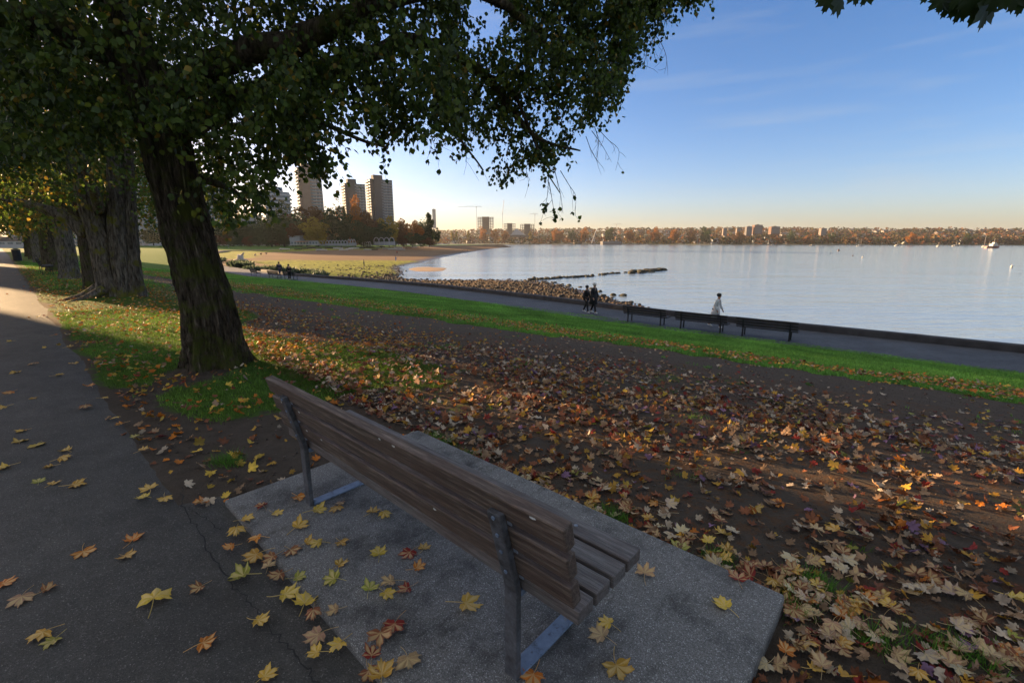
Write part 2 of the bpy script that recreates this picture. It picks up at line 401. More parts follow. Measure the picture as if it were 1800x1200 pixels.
# ------------------------------------------------------------------ GROUND
def grid_faces(a, b):
    i = np.arange(a-1)[:, None]*b + np.arange(b-1)[None, :]
    return np.stack([i, i+1, i+b+1, i+b], -1).reshape(-1, 4)
def vnoise(x, y, sc, seed=0.0):
    return np.array([mnoise.noise((a*sc+seed, b*sc, seed)) for a, b in zip(np.ravel(x), np.ravel(y))]).reshape(np.shape(x))
SLAB = (.295, 3.28, .74, 2.32)
def masks(s, n, x, y):
    t = te(s)
    nzv = vnoise(x, y, .9, 3.1); nz2 = vnoise(x, y, .35, 9.7)
    lawn = sstep(-.35, .35, n - t + .7*nzv + .5*vnoise(x, y, 2.3, 4.4))
    strip = sstep(4.2, 5.6, s)*sstep(.55, 1.25, n + .45*nzv + .25*(s > 7))*(1-sstep(3.2, 4.2, n - .05*(s-7) + 1.3*nz2))
    strip = strip*np.where(s > 12, 1, .9)
    far = sstep(24, 30, s)*sstep(.9, 1.6, n)*(1-sstep(-2.2, -1.6, n-t))
    patch = np.exp(-(((s-5.3)/1.2)**2+((n-3.5)/.8)**2))*.75
    speck = .42*sstep(.15, .5, vnoise(x, y, 1.7, 5.5))*(n > 2.3)*(n < t-1.5)
    left = (n < -3.4)*1.0
    g = np.clip(np.maximum.reduce([lawn, strip, far, patch, speck, left]), 0, 1)
    # bare ring round the first trunk
    g = g*(1-.9*np.exp(-((x-T1.x-.0)**2+(y-T1.y+.45)**2)/.55**2))
    sand = sstep(110, 150, s)*sstep(-9, -3, n-nb(s))*(n > 5)
    lit = np.where(lawn > .5, 1-sstep(1.5, 3.5, n-t), .7)*sstep(7, 16, s)
    lit = np.maximum(lit, .75*(n > 2.3)*(n < t-2)*(s < 9)); lit = lit*(1-.9*((n > t-2.2) & (n < t)))
    return g, sand, lit
sv = np.concatenate([np.linspace(-100, -7, 24), np.arange(-6.5, 14, .15), np.arange(14, 60, .6), 60*np.power(1200/60, np.linspace(0, 1, 70))])
nf = np.concatenate([[-250, -120, -60, -30, -15, -8, -5, -4, -3.4, -2], np.arange(-.5, 13, .15), np.linspace(13.3, 19, 16), [19.0]])
SG, NG = np.meshgrid(sv, nf, indexing='ij')
nbs = nb(SG)
NN = np.where(NG < 13, NG, 13 + (NG-13)/6*(nbs-13))
NN[:, -1] = nbs[:, -1] + .35
XG, YG = SG*L[0]+NN*N[0], SG*L[1]+NN*N[1]
ZG = gz(XG, YG); ZG[:, -1] -= .6
tail = SG[:, -1] > 415; ZG[tail, -1] -= 6
# hollow the ground under the slab
inside = (SG > SLAB[0]-.02) & (SG < SLAB[1]+.02) & (NN > SLAB[2]-.1) & (NN < SLAB[3]-.02)
ZG[inside] = np.minimum(ZG[inside], -.09)
g, sa, li = masks(SG, NN, XG, YG)
me = mesh_np('ground', np.stack([XG, YG, ZG], -1).reshape(-1, 3), grid_faces(*SG.shape)[:, ::-1], np.stack([g, sa, li], -1).reshape(-1, 3), True)
tag(link(me, 'ground', mats=M['ground']), kind='structure')

# asphalt walk
def ribbon(name, sv, n0, n1, zf, m, k=6, kind='structure', lab=None):
    V = []
    for s in sv:
        for j in range(k+1):
            n = n0(s)+(n1(s)-n0(s))*j/k; x, y = XY(s, n); V.append((x, y, zf(s, n, x, y)))
    me = mesh_np(name, np.array(V), grid_faces(len(sv), k+1)[:, ::-1], None, True)
    return tag(link(me, name, mats=m), kind=kind)
def edge_n(s):
    w = .04*mnoise.noise((s*1.7, 3, 0)) + .06*mnoise.noise((s*.5, 7, 0)) + .02*mnoise.noise((s*8, 1, 0))
    if .1 < s < 3.45: return .80
    return .60 + w
ribbon('walkway', np.concatenate([np.arange(-20, 14, .1), np.arange(14, 300, 1.0)]), lambda s: -3.5, edge_n, lambda s, n, x, y: float(z0(s))+.004 - (.03 if n > edge_n(s)-.02 else 0), M['asphalt'], 8)
# cracks in the asphalt
M['crack'] = simple('crack_dirt', (.022, .021, .020), 1)
rnd = random.Random(5)
def crack(pts, w):
    mb = MB(); P = []
    for i in range(len(pts)-1):
        a = U(*pts[i], .0); b = U(*pts[i+1], .0)
        for k in range(8): P.append(a.lerp(b, k/8) + Vector((rnd.uniform(-1, 1), rnd.uniform(-1, 1), 0))*.012)
    for i in range(len(P)-1):
        d = (P[i+1]-P[i]).normalized(); q = Vector((-d.y, d.x, 0))*w*rnd.uniform(.4, 1.2); q2 = q*rnd.uniform(.6, 1.2)
        mb.add([P[i]-q, P[i]+q, P[i+1]+q2, P[i+1]-q2], [(0, 3, 2, 1)])
    for i, v in enumerate(mb.v): mb.v[i] = (v[0], v[1], .008)
    return mb
c = crack([(318, 858), (322, 890), (345, 930), (375, 980), (410, 1030), (450, 1075), (490, 1120), (540, 1175), (560, 1215)], .0035)
c2 = crack([(322, 890), (350, 905), (392, 935)], .003)
for mbk in (c, c2): tag(mbk.build('pavement_crack', M['crack']), kind='structure')

# concrete slab
mb = MB(); mb.box(SLAB[0], SLAB[1], SLAB[2], SLAB[3], -.10, .012)
slab = mb.build('concrete_slab', M['slab'], bevel=.014)
bm = bmesh.new(); bm.from_mesh(slab.data)
# round the far right corner a little
bm.to_mesh(slab.data); bm.free()
slab.matrix_world = Matrix(((L[0], N[0], 0, 0), (L[1], N[1], 0, 0), (0, 0, 1, 0), (0, 0, 0, 1)))
slab.data.flip_normals()
tag(slab, 'speckled grey concrete slab under the large wooden bench', 'slab')
SLABTOP = .012

# seaside path and wall
pw = lambda s: float(nb(s))+4.0
ribbon('path', np.concatenate([np.arange(-110, 110, 1.0), np.arange(110, 135, 2)]), lambda s: float(nb(s))-.05*math.sin(s*2.1), lambda s: float(nb(s))+4.05, lambda s, n, x, y: float(zb(s))+.02, M['path_asphalt'], 4)
WTOP = -2.10
V = []; sw = np.arange(-110, 70.5, .5)
prof = [(4.0, -2.6), (4.0, WTOP-.02), (4.03, WTOP), (4.42, WTOP), (4.46, WTOP-.03), (4.62, -5.6)]
for s in sw:
    for dn, z in prof:
        x, y = XY(s, float(nb(s))+dn); j = .012*mnoise.noise((s*1.3, z*3, 2)); V.append((x, y, z+j))
Fw = grid_faces(len(sw), len(prof))[:, ::-1]
o = link(mesh_np('seawall', np.array(V), Fw), 'seawall', mats=M['seawall'])
tag(o, 'low dark stone seawall running between the paved path and the water', 'seawall')

# beach
pin = [(-110, 26.4), (-2.65, 25.8), (10.8, 25.2), (20, 26.2), (32.8, 26.9), (42.6, 26.2), (58.7, 24.2), (70, 24.8), (80, 26.4), (96, 26.4), (130, 31), (170, 45), (223, 66), (251, 131), (334, 261), (400, 420), (420, 430)]
pwt = [(-110, 28.5), (-3, 31), (14, 36), (24.5, 46), (39.8, 56.6), (52, 63), (66, 51), (76, 50.5), (85, 58.4), (109.7, 74.6), (122.7, 91), (150, 120), (172, 145), (226, 209), (331, 339), (417, 459), (440, 440)]
zin = [-3.6]*7 + [-3.2, -2.5, -2.4, -2.2, -2.1, -2, -1.9, -1.8, -1.7, -1.7]
K = 26; Vb = []; Cb = []; rows = 34
idx = np.linspace(0, len(pin)-1, (len(pin)-1)*K+1)
def cr_interp(arr, t):
    arr = np.array(arr, float); i = int(min(t, len(arr)-1.0001)); f = t-i
    p = [arr[max(i-1, 0)], arr[i], arr[min(i+1, len(arr)-1)], arr[min(i+2, len(arr)-1)]]
    return .5*((2*p[1])+(-p[0]+p[2])*f+(2*p[0]-5*p[1]+4*p[2]-p[3])*f*f+(-p[0]+3*p[1]-3*p[2]+p[3])*f**3)
beach_pts = []
for t in idx:
    a = cr_interp(pin, t) if t > 6.99 else np.array([np.interp(t, range(len(pin)), [q[0] for q in pin]), 0.])
    if t <= 6.99: a[1] = float(nb(a[0]))+4.5
    b = cr_interp(pwt, t); zi = float(np.interp(t, range(len(zin)), zin))
    d = (b-a); dl = max(np.linalg.norm(d), 1)
    for k in range(rows+1):
        f = k/rows*1.35
        if f <= 1: q = a+d*f
        else: q = b + d/dl*(f-1)/.35*14
        x, y = XY(*q)
        z = (zi + (-5-zi)*(f**.85)) if f <= 1 else -5 - (f-1)/.35*1.6
        z += (.10*mnoise.noise((x*.12, y*.12, 1)) + .05*mnoise.noise((x*.5, y*.5, 4)))*sstep(0, .15, f)
        Vb.append((x, y, z))
        s_ = q[0]
        alg = float(max(sstep(60, 72, s_)*(1-sstep(118, 150, s_))*sstep(.05, .35, f), sstep(115, 150, s_)*(1-sstep(255, 300, s_))*(1-sstep(.10, .26, f))*.9))
        wet = float(sstep(-4.75, -4.95, z)) if z > -6 else 1
        rk = float((1-sstep(60, 72, s_)))
        Cb.append((alg, wet, rk)); 
Vb = np.array(Vb)
me = mesh_np('beach', Vb, grid_faces(len(idx), rows+1)[:, ::-1], np.array(Cb), True)
tag(link(me, 'beach', mats=M['beach']), kind='structure')
# sand bar in the cove
mb = MB(); ctr = U(752, 473, -5)
vs = [(ctr.x, ctr.y, -4.9)]; k = 48
for r_, z in ((.5, -4.915), (.85, -4.94), (1.0, -5.03)):
    for j in range(k):
        th = 2*math.pi*j/k; w = 1+.18*mnoise.noise((math.cos(th)*1.5, math.sin(th)*1.5, 2))
        vs.append((ctr.x+4.9*r_*w*math.cos(th)-2.0*(r_*math.sin(th)), ctr.y+10*r_*w*math.sin(th), z))
fs = [(0, 1+j, 1+(j+1) % k) for j in range(k)] + [(1+q*k+j, 1+(q+1)*k+j, 1+(q+1)*k+(j+1) % k, 1+q*k+(j+1) % k) for q in range(2) for j in range(k)]
mb.add(vs, fs); M['bar'] = simple('wet_sand', (.27, .17, .09), .8, 0, .2, .6)
tag(mb.build('sandbar', M['bar'], smooth=True), kind='structure')
# water and far hills
mb = MB(); mb.add([(-5000, -500, -5), (6000, -500, -5), (6000, 9000, -5), (-5000, 9000, -5)], [(0, 1, 2, 3)])
tag(mb.build('water', M['water']), kind='structure')
mb = MB(); mb.add([(-5000, -500, -9), (6000, -500, -9), (6000, 9000, -9), (-5000, 9000, -9)], [(0, 1, 2, 3)])
tag(mb.build('seabed', M['crack']), kind='structure')
shore = [(-900, 1500), (100, 1500), (500, 1450), (770, 1350), (900, 1230), (1050, 1200), (1250, 1060), (1500, 980), (1800, 900), (2100, 820), (2600, 700), (3200, 600)]
sk = [(-900, 402), (600, 408), (770, 409), (900, 407), (1000, 406), (1100, 406), (1200, 407), (1300, 405), (1400, 407), (1500, 407), (1600, 408), (1700, 409), (1800, 409), (3200, 410)]
hx = np.arange(-900, 3201, 20); HX = []; HZ = []
SHY = lambda px: float(np.interp(px, [a for a, _ in shore], [b for _, b in shore]))
SKY = lambda px: float(np.interp(px, [a for a, _ in sk], [b for _, b in sk]))
def hill(px, f):       # f 0 shore .. 1 ridge .. 1.6 beyond
    Y = SHY(px)*(1+.85*min(f, 1)+1.2*max(0, f-1)); x = (px-900)/800*(Y*CP+6*SP) 
    zr = (425-SKY(px))/800*SHY(px)*1.85*.95
    z = -5.5 + 2.2*min(1, f/.015) + float(sstep(.06, 1, f))*(zr+3.4) - 60*max(0, f-1)
    z += 3*mnoise.noise((x*.004, Y*.004, 0))*float(sstep(.1, .5, f))
    return x, Y, z
fr = [0, .015, .04, .07, .12, .2, .3, .4, .5, .6, .7, .8, .9, 1, 1.15, 1.5]
V = [hill(px, f) for px in hx for f in fr]
M['hill'] = simple('far_hillside', (.055, .06, .03), .95, 0, .4, .02)
tag(link(mesh_np('hills', np.array(V), grid_faces(len(hx), len(fr))[:, ::-1], None, True), 'hills', mats=M['hill']), kind='structure')

# ------------------------------------------------------------------ BENCHES
def make_bench(detail=True):
    root = empty('park_bench', (0, 0, 0))
    lean = math.atan2(.10, .40)
    # local x along the bench, y forward (to the sea), z up; rear post at y=0
    half = 1.185
    seats = [(.022, .118), (.136, .234), (.252, .350), (.368, .475)]
    for a, b in seats:
        mb = MB(); mb.box(-half, half, a, b, 0, .055)
        o = mb.build('seat_plank', M['wood_seat'], root, bevel=.006 if detail else 0); o.location = (0, 0, .40)
        o.location.x += random.uniform(-.004, .004)
        if detail:
            for x in (-.90, .90):
                k = MB(); k.tube([(x, (a+b)/2, .054), (x, (a+b)/2, .058)], .009, 10); bo = k.build('bolt', M['clip'], o)
    for i in range(3):
        mb = MB(); mb.box(-half, half, -.026, .022, 0, .098)
        o = mb.build('back_plank', M['wood_back'], root, bevel=.006 if detail else 0)
        d = .033 + i*.131
        o.location = (random.uniform(-.006, .006), .030 - math.sin(lean)*d, .455 + math.cos(lean)*d); o.rotation_euler = (lean, 0, 0)
        if detail:
            rr = random.Random(i+3)
            for _ in range(3):
                k = MB(); x = rr.uniform(-1.1, 1.1) if i != 1 else -1.0+rr.uniform(-.12, .25)
                pts = [(x+rr.uniform(.006, .016)*math.cos(t), -.0268, .085+rr.uniform(.004, .009)*math.sin(t)) for t in np.linspace(0, 6.28, 8)[:-1]]
                k.add(pts, [tuple(range(7))[::-1]]); k.build('bird_dropping', M['dropping'], o)
    for x in (-.90, .90):
        fr_ = empty('frame', (x, 0, 0)); fr_.parent = root
        mb = MB(); w = .032
        P = [(0, 0, .002), (0, 0, .40), (0, -.006, .44), (0, -.018, .48), (0, -.018-math.sin(lean)*.30, .48+math.cos(lean)*.30)]
        prev = None; vs = []
        for (a, y, z) in P:
            vs += [(-w, y-.014, z), (w, y-.014, z), (w, y+.014, z), (-w, y+.014, z)]
        fs = [(3, 2, 1, 0)] + [(i*4+j, i*4+(j+1) % 4, (i+1)*4+(j+1) % 4, (i+1)*4+j) for i in range(len(P)-1) for j in range(4)] + [tuple((len(P)-1)*4+j for j in range(4))]
        mb.add(vs, fs); mb.build('post', M['steel_dark'], fr_, bevel=.004)
        mb = MB(); mb.box(-.034, .034, .0145, .45, .001, .011); ob = mb.build('base_bar', M['steel'], fr_, bevel=.002)
        mb = MB(); mb.box(-.03, .03, .0145, .46, .372, .397); mb.build('seat_bar', M['steel'], fr_, bevel=.003)
        mb = MB(); mb.box(-.028, .028, .395, .42, .0115, .3715); mb.build('front_leg', M['steel'], fr_, bevel=.003)
        if detail:
            k = MB()
            for yy in (.03, .36):
                k = MB(); k.tube([(0, yy, .0112), (0, yy, .024)], .009, 6); k.build('anchor_bolt', M['clip'], ob)
            for i in range(3):
                d = .05+i*.131
                k = MB(); k.box(w+.001, w+.02, -.004, .0, -.035, .035); c_ = k.build('clip', M['clip'], fr_)
                c_.location = (0, .008-math.sin(lean)*d, .455+math.cos(lean)*d); c_.rotation_euler = (lean, 0, 0)
                for bz in (-.02, .02):
                    pass
            for i in range(4):
                d = [.02, .12, .2, .28][i]; k = MB()
                k.tube([(0, -.018-math.sin(lean)*d-.0145, .48+math.cos(lean)*d), (0, -.018-math.sin(lean)*d-.019, .48+math.cos(lean)*d-.001)], .008, 8)
                k.build('bolt', M['steel'], fr_)
    return root
random.seed(4)
bench = make_bench()
rzL = math.atan2(L[1], L[0])           # local +x along L ; then local +y = left of L = (-.672,-.74): flip
def place_bench(o, s, n, z, rot=0):
    x, y = XY(s, n); o.location = (x, y, z); o.rotation_euler = (0, 0, rzL+math.pi+rot)
place_bench(bench, 1.90, 1.105, SLABTOP)
tag(bench, 'large weathered slatted bench on the concrete slab in the foreground, seen from behind', 'bench')
far_b = make_bench(False)
labs = ['dark slatted bench on the seaside path, leftmost of the three on the right', 'dark bench on the seaside path with a walking person right behind it, middle of three',
        'dark slatted bench nearest the right edge of the photograph on the seaside path']
M['dark_wood'] = simple('dark_painted_wood', (.035, .028, .028), .7)
M['dark_metal'] = simple('dark_iron', (.02, .02, .022), .6, .3)
for ch in [far_b]+list(far_b.children_recursive):
    if ch.type == 'MESH':
        ch.data.materials.clear(); ch.data.materials.append(M['dark_wood'] if 'plank' in ch.name else M['dark_metal'])
def s_for_px(px, dn):
    lo, hi = -20., 120.
    for _ in range(60):
        m_ = (lo+hi)/2; x, y = XY(m_, float(nb(m_))+dn)
        X = project(x, y, -2.0)[0]
        if X > px: lo = m_
        else: hi = m_
    return m_
first = True
for px, lab, dn in ((1132, labs[0], .75), (1231, labs[1], .7), (1346, labs[2], .65),
                (446, 'small dark bench on the path near two walkers, leftmost of three', .5), (480, 'small dark bench on the far path, between two similar benches', .5),
                (508, 'small dark far bench with a dark figure right beside it, rightmost of three', .5)):
    o = far_b if first else copy_tree(far_b); first = False
    s = s_for_px(px, dn); ds = .5
    ang = math.atan2(float(nb(s+ds)-nb(s-ds)), 2*ds)
    place_bench(o, s, float(nb(s))+dn, -2.38, -ang)
    tag(o, lab, 'bench', 'benches along the seaside path')

# ------------------------------------------------------------------ LEAF SHAPES
half_ = [(90, 1.0), (84, .80), (76, .84), (72, .66), (66, .56), (60, .66), (52, .78), (44, .99), (36, .80), (27, .78), (20, .62), (13, .55), (5, .64), (-6, .82), (-16, .60), (-32, .58), (-48, .44), (-68, .34)]
out = half_ + [(-90, .10)] + [(180-a, r) for a, r in half_[:0:-1]]
MAPLE = np.array([(r*math.cos(R(a)), r*math.sin(R(a))+.15) for a, r in out])
half2 = [(90, 1.0), (67, .58), (44, .95), (14, .56), (-8, .78), (-40, .50)]
out2 = half2 + [(-90, .10)] + [(180-a, r) for a, r in half2[:0:-1]]
MAPLE_LO = np.array([(r*math.cos(R(a)), r*math.sin(R(a))+.15) for a, r in out2])
TIPS = [i for i, (a, r) in enumerate(out) if r > .7]
def maple_mesh(seed, stem=True):
    """a single curled maple leaf, radius about 1, its veins marked in the 'Vein' attribute"""
    rr = random.Random(seed)
    cu, cv, tw = rr.uniform(.06, .6)*rr.choice([1, 1, -.6]), rr.uniform(-.1, .35), rr.uniform(-.3, .3)
    nr = 4; V = [(0, .12)]; vein = [1.0]
    for r_ in range(1, nr+1):
        f = r_/nr
        for i, (x, y) in enumerate(MAPLE):
            V.append((x*f, .12+(y-.12)*f)); vein.append(1.0 if (i in TIPS and out[i][1] > .7) and r_ < nr else 0.0)
    k = len(MAPLE); F = [(0, 1+i, 1+(i+1) % k) for i in range(k)]
    for r_ in range(1, nr):
        for i in range(k):
            a = 1+(r_-1)*k+i; b = 1+(r_-1)*k+(i+1) % k; F.append((a, a+k, b+k, b))
    P = []
    for (x, y) in V:
        rad = math.hypot(x, y-.12)
        z = cu*x*x + cv*(y-.2)**2 + tw*x*y + .22*rad*mnoise.noise((x*2.0+seed, y*2.0, seed*.7)) + .07*rad*math.sin(math.atan2(y-.12, x)*9+seed) + .16*max(0, rad-.6)*math.sin(math.atan2(y-.12, x)*2.5+seed*2)
        P.append((x, y, z))
    mz = min(p[2] for p in P); P = [(x, y, z-mz*.9+.02) for x, y, z in P]
    if stem:
        b0 = len(P); bend = rr.uniform(-.4, .4)
        base = P[0]
        pts = [(bend*t*t, .12-1.15*t, max(.02, base[2]*(1-t))+.02) for t in np.linspace(0, 1, 6)]
        for (x, y, z) in pts: P += [(x-.022, y, z), (x+.022, y, z), (x, y, z+.035)]; vein += [1, 1, 1]
        for i in range(5):
            for j in range(3):
                a = b0+i*3+j; b = b0+i*3+(j+1) % 3; F.append((a, b, b+3, a+3))
    me = bpy.data.meshes.new('maple_leaf'); me.from_pydata(P, [], F)
    at = me.color_attributes.new('Vein', 'FLOAT_COLOR', 'POINT')
    at.data.foreach_set('color', np.array([[v, v, v, 1] for v in vein], np.float32).ravel())
    me.polygons.foreach_set('use_smooth', [True]*len(me.polygons)); me.materials.append(M['fallen_one']); me.update()
    return me
LM = [maple_mesh(i*3+1) for i in range(12)]
PAL = {'y': ('yellow', (.60, .38, .055)), 'g': ('golden', (.54, .29, .04)), 'o': ('orange', (.55, .17, .02)), 'r': ('dark red', (.25, .028, .018)),
       't': ('tan', (.40, .24, .13)), 'p': ('pale beige', (.52, .40, .28)), 'b': ('brown', (.24, .085, .036)), 'v': ('purplish', (.24, .13, .21)), 'n': ('yellow green', (.34, .32, .05))}
rl = random.Random(11)
def put_leaf(x, y, z, size, key, where, surf):
    o = bpy.data.objects.new('fallen_leaf', rl.choice(LM)); COL.objects.link(o)
    o.location = (x, y, z+.003); o.rotation_euler = (rl.uniform(-.12, .12), rl.uniform(-.12, .12), rl.uniform(0, 6.28))
    sc = size; o.scale = (sc*rl.uniform(.85, 1.1), sc, sc*rl.uniform(.7, 1.6))
    nm, c = PAL[key]; v = rl.uniform(.75, 1.2); o.color = (c[0]*v, c[1]*v*rl.uniform(.9, 1.1), c[2]*v, 1)
    tag(o, f'{nm} fallen maple leaf {where}', 'leaf', f'{nm} maple leaves {surf}')
    return o
asph = "42,757,g 35,778,g 65,782,y 118,793,y 107,808,g 91,820,g 12,821,y 68,848,n 91,852,g 128,854,g 264,860,g 256,874,y 289,875,g 249,792,g 241,768,n 146,969,o 233,951,o 219,978,g 40,1050,t 78,1040,b 2,1028,o 272,1064,y 80,1114,g 98,1124,n 452,1092,y 354,1136,o 462,1192,g 354,1032,b 432,1013,n 8,716,y 60,700,g 20,690,o 130,640,g 150,715,b 160,680,o 205,735,g 215,745,o 180,700,g 60,640,b 100,660,g 30,655,y 185,620,o 120,610,g 20,600,g 165,600,o 90,590,b"
slabl = "523,874,o 463,892,r 483,902,y 554,898,y 593,893,g 601,883,t 653,902,g 674,903,y 428,914,g 416,934,y 522,928,g 456,948,o 409,962,o 454,974,g 482,978,b 511,967,b 539,955,g 563,956,y 598,953,g 666,975,y 595,995,g 472,998,t 495,1012,b 520,1017,n 590,1018,n 722,970,r 745,966,g 731,1000,o 649,1038,n 690,1023,t 676,1042,y 718,1034,r 498,1047,y 535,1065,y 552,1077,b 592,1073,t 815,1061,y 695,1096,r 669,1114,b 563,1115,t 600,1130,y 560,1148,y 653,1156,r 647,1178,b 717,1159,t 672,1190,g 1133,1013,t 1072,1099,y 1061,1118,t 1082,1168,g 939,1184,o 1297,1020,r 1277,1068,y"
nind = 0
for lst, zz, wh, sf in ((asph, .004, 'lying on the dark asphalt walkway', 'on the dark asphalt walkway'), (slabl, SLABTOP, 'lying on the concrete slab near the large bench', 'on the concrete slab')):
    for it in lst.split():
        a, b, c = it.split(','); p = U(int(a), int(b), zz)
        big = {'815,1061': .085, '272,1064': .085}.get(f'{a},{b}', rl.uniform(.045, .078))
        put_leaf(p.x, p.y, zz, big, c, wh, sf); nind += 1

# litter
rng = np.random.default_rng(7)
def density(s, n, x, y):
    t = te(s); cl = vnoise(x, y, .8, 1.2); cl2 = vnoise(x, y, 2.6, 8.2)
    cov = np.clip(.85 + 1.1*cl + .9*cl2, .30, 2.0)
    D = np.zeros_like(s)
    main = (n > 2.36) & (n < t)
    dz_ = np.maximum(np.maximum(n-2.32, 0), 0)
    dd = np.hypot(np.maximum(0, SLAB[0]-s), np.maximum(0, n-SLAB[3]))
    D = np.where(main, 200*cov*(1-.95*sstep(-6.0, -2.2, n-t+.5*cl)) + 280*np.exp(-(dd/.5)**2), D)
    D = np.where((s < SLAB[0]-.01) & (n > .65) & (n <= 2.36), 380*np.clip(.7+.5*cov, 0, 1.3), D)
    D = np.where((n >= t) & (n < t+5.5), 110*cov*np.exp(-((n-t-1.4)/1.8)**2), D)
    D = np.where((n >= t+1.5), np.maximum(D, .25), D)
    ms = (s > SLAB[1]) & (n > .55) & (n <= 2.36)
    D = np.where(ms, 60*np.maximum(cov, .55)*np.where(n < 1.1, 1.7, 1), D)
    D = np.where((n <= .6) & (n > -.2), 9*np.exp(-((.6-n)/.18)**2)*cov, D)
    D = np.where((n <= .6) & (s > 9) & (n > -3.4), np.maximum(D, 1.3*cov), D)
    D = np.where((s > 9), D*.75, D)
    D = np.where((s > 30), D*.6, D)
    for tr, rr_ in ((T1, .5), (T2, 1.0)):
        D = np.where(np.hypot(x-tr.x, y-tr.y) < rr_, 0, D)
    onslab = (s > SLAB[0]) & (s < SLAB[1]) & (n > SLAB[2]) & (n < SLAB[3])
    return np.where(onslab, 0, D)
def sample(s0, s1, n0, n1, dmax):
    k = int((s1-s0)*(n1-n0)*dmax); s = rng.uniform(s0, s1, k); n = rng.uniform(n0, n1, k)
    x, y = XY(s, n); z = gz(x, y)
    px, py, d = project(x, y, z)
    keep = (d > .3) & (px > -150) & (px < 1950) & (py < 1350)
    s, n, x, y, z = s[keep], n[keep], x[keep], y[keep], z[keep]
    keep = rng.uniform(0, dmax, len(s)) < density(s, n, x, y)
    return np.stack([x[keep], y[keep], z[keep], s[keep], n[keep]], -1)
pts = np.concatenate([sample(-8, .3, .5, 3, 490), sample(-8, .3, 3, 9, 460), sample(.3, 9, 2.3, 3.6, 560), sample(.3, 9, 3.6, 13.5, 440), sample(-8, .3, 9, 15, 240), sample(3.2, 9, -.3, 2.3, 110), sample(9, 45, -3.4, 14, 80)])
dist = np.hypot(pts[:, 0], pts[:, 1]); order = np.argsort(dist); pts = pts[order]; dist = dist[order]
def choose_keys(s, n):
    keys = np.array(list('yogtpbvrn'))
    p = np.array([.03, .04, .09, .28, .17, .30, .035, .05, .01])
    k = rng.choice(9, len(s), p=p/p.sum())
    # warmer, more orange leaves up by the trees and on the lawn
    warm = (s > 7) | (n > te(s)) | (n < 2.3)*(s > 3)
    k2 = rng.choice(9, len(s), p=np.array([.12, .30, .18, .14, .05, .18, .0, .02, .01])); k = np.where(warm, k2, k)
    return keys[k]
gm_, _, _ = masks(pts[:, 3], pts[:, 4], pts[:, 0], pts[:, 1])
pts[:, 2] += np.where(gm_ > .45, rng.uniform(.045, .08, len(pts)), 0)      # leaves caught on top of the grass
KEY = choose_keys(pts[:, 3], pts[:, 4])
SIZE = rng.uniform(.032, .068, len(pts))*np.where(pts[:, 3] > 6, .85, 1); SIZE *= np.where(rng.random(len(pts)) < .25, .55, 1)
pxp = project(pts[:, 0], pts[:, 1], pts[:, 2])
vis = (pxp[0] > 10) & (pxp[0] < 1790) & (pxp[1] < 1190)
hid = (pts[:, 4] > 2.3) & (pxp[0] > 470) & (pxp[0] < 1140) & (pxp[1] > 640+.55*(pxp[0]-470)+60)
showing = SIZE/dist*np.where(vis & ~hid, 1, 0)
near_ids = set(np.argsort(-showing)[:300-nind].tolist())
for i in near_ids:
    x, y, z, s, n = pts[i]
    o = put_leaf(x, y, z+rng.uniform(.012, .035), SIZE[i], KEY[i], 'lying in the leaf litter on the dirt beyond the slab', 'in the litter beyond the slab')
    o.rotation_euler.x = rl.uniform(-.4, .4); o.rotation_euler.y = rl.uniform(-.4, .4)
def flat_leaves(P, size, col, outline, tilt, rng, lift=.0, curl=.35):
    k = len(outline); n = len(P)
    rz = rng.uniform(0, 2*np.pi, n); tx = rng.normal(0, tilt, n); ty = rng.normal(0, tilt, n)
    loc = np.zeros((n, k+1, 3)); loc[:, 1:, :2] = outline[None]; loc[:, 0, 1] = .12
    cu = rng.uniform(-.25, 1, n)*curl; cv = rng.uniform(-.3, 1, n)*curl; tw = rng.normal(0, curl*.7, n)
    x = loc[..., 0].copy(); y = loc[..., 1].copy()
    loc[..., 2] = cu[:, None]*x*x+cv[:, None]*(y-.2)**2 + tw[:, None]*x*y + rng.uniform(-.11, .11, (n, k+1))
    loc[..., 2] -= loc[..., 2].min(1)[:, None]*.9
    # narrower when folded
    loc[..., 0] *= rng.uniform(.55, 1, n)[:, None]
    cx, sx = np.cos(tx)[:, None], np.sin(tx)[:, None]; yy = loc[..., 1]*cx-loc[..., 2]*sx; zz = loc[..., 1]*sx+loc[..., 2]*cx
    cy, sy = np.cos(ty)[:, None], np.sin(ty)[:, None]; xx = loc[..., 0]*cy+zz*sy; zz = -loc[..., 0]*sy+zz*cy
    cz, sz = np.cos(rz)[:, None], np.sin(rz)[:, None]
    X = xx*cz-yy*sz; Y = xx*sz+yy*cz; Z = zz - zz.min(1)[:, None]*.8
    V = np.stack([X, Y, Z], -1)*size[:, None, None] + P[:, None, :]; V[..., 2] += lift if np.isscalar(lift) else lift[:, None]
    base = (np.arange(n)*(k+1))[:, None]
    i = np.arange(k)
    F = np.stack([np.zeros(k, int), 1+i, 1+(i+1) % k], -1)[None]+base[:, :, None]
    C = np.repeat(col[:, None, :], k+1, 1)*rng.uniform(.85, 1.15, (n, k+1, 1)); C[:, 0] *= 1.15
    return V.reshape(-1, 3), F.reshape(-1, 3), C.reshape(-1, 3)
rest = np.array([i for i in range(len(pts)) if i not in near_ids])
colr = np.array([PAL[k][1] for k in KEY])*rng.uniform(.5, 1.18, (len(pts), 1))
near = rest[dist[rest] < 7]; farl = rest[dist[rest] >= 7]
A = flat_leaves(pts[near, :3], SIZE[near], colr[near], MAPLE, .40, rng, rng.uniform(.002, .018, len(near)), .62)
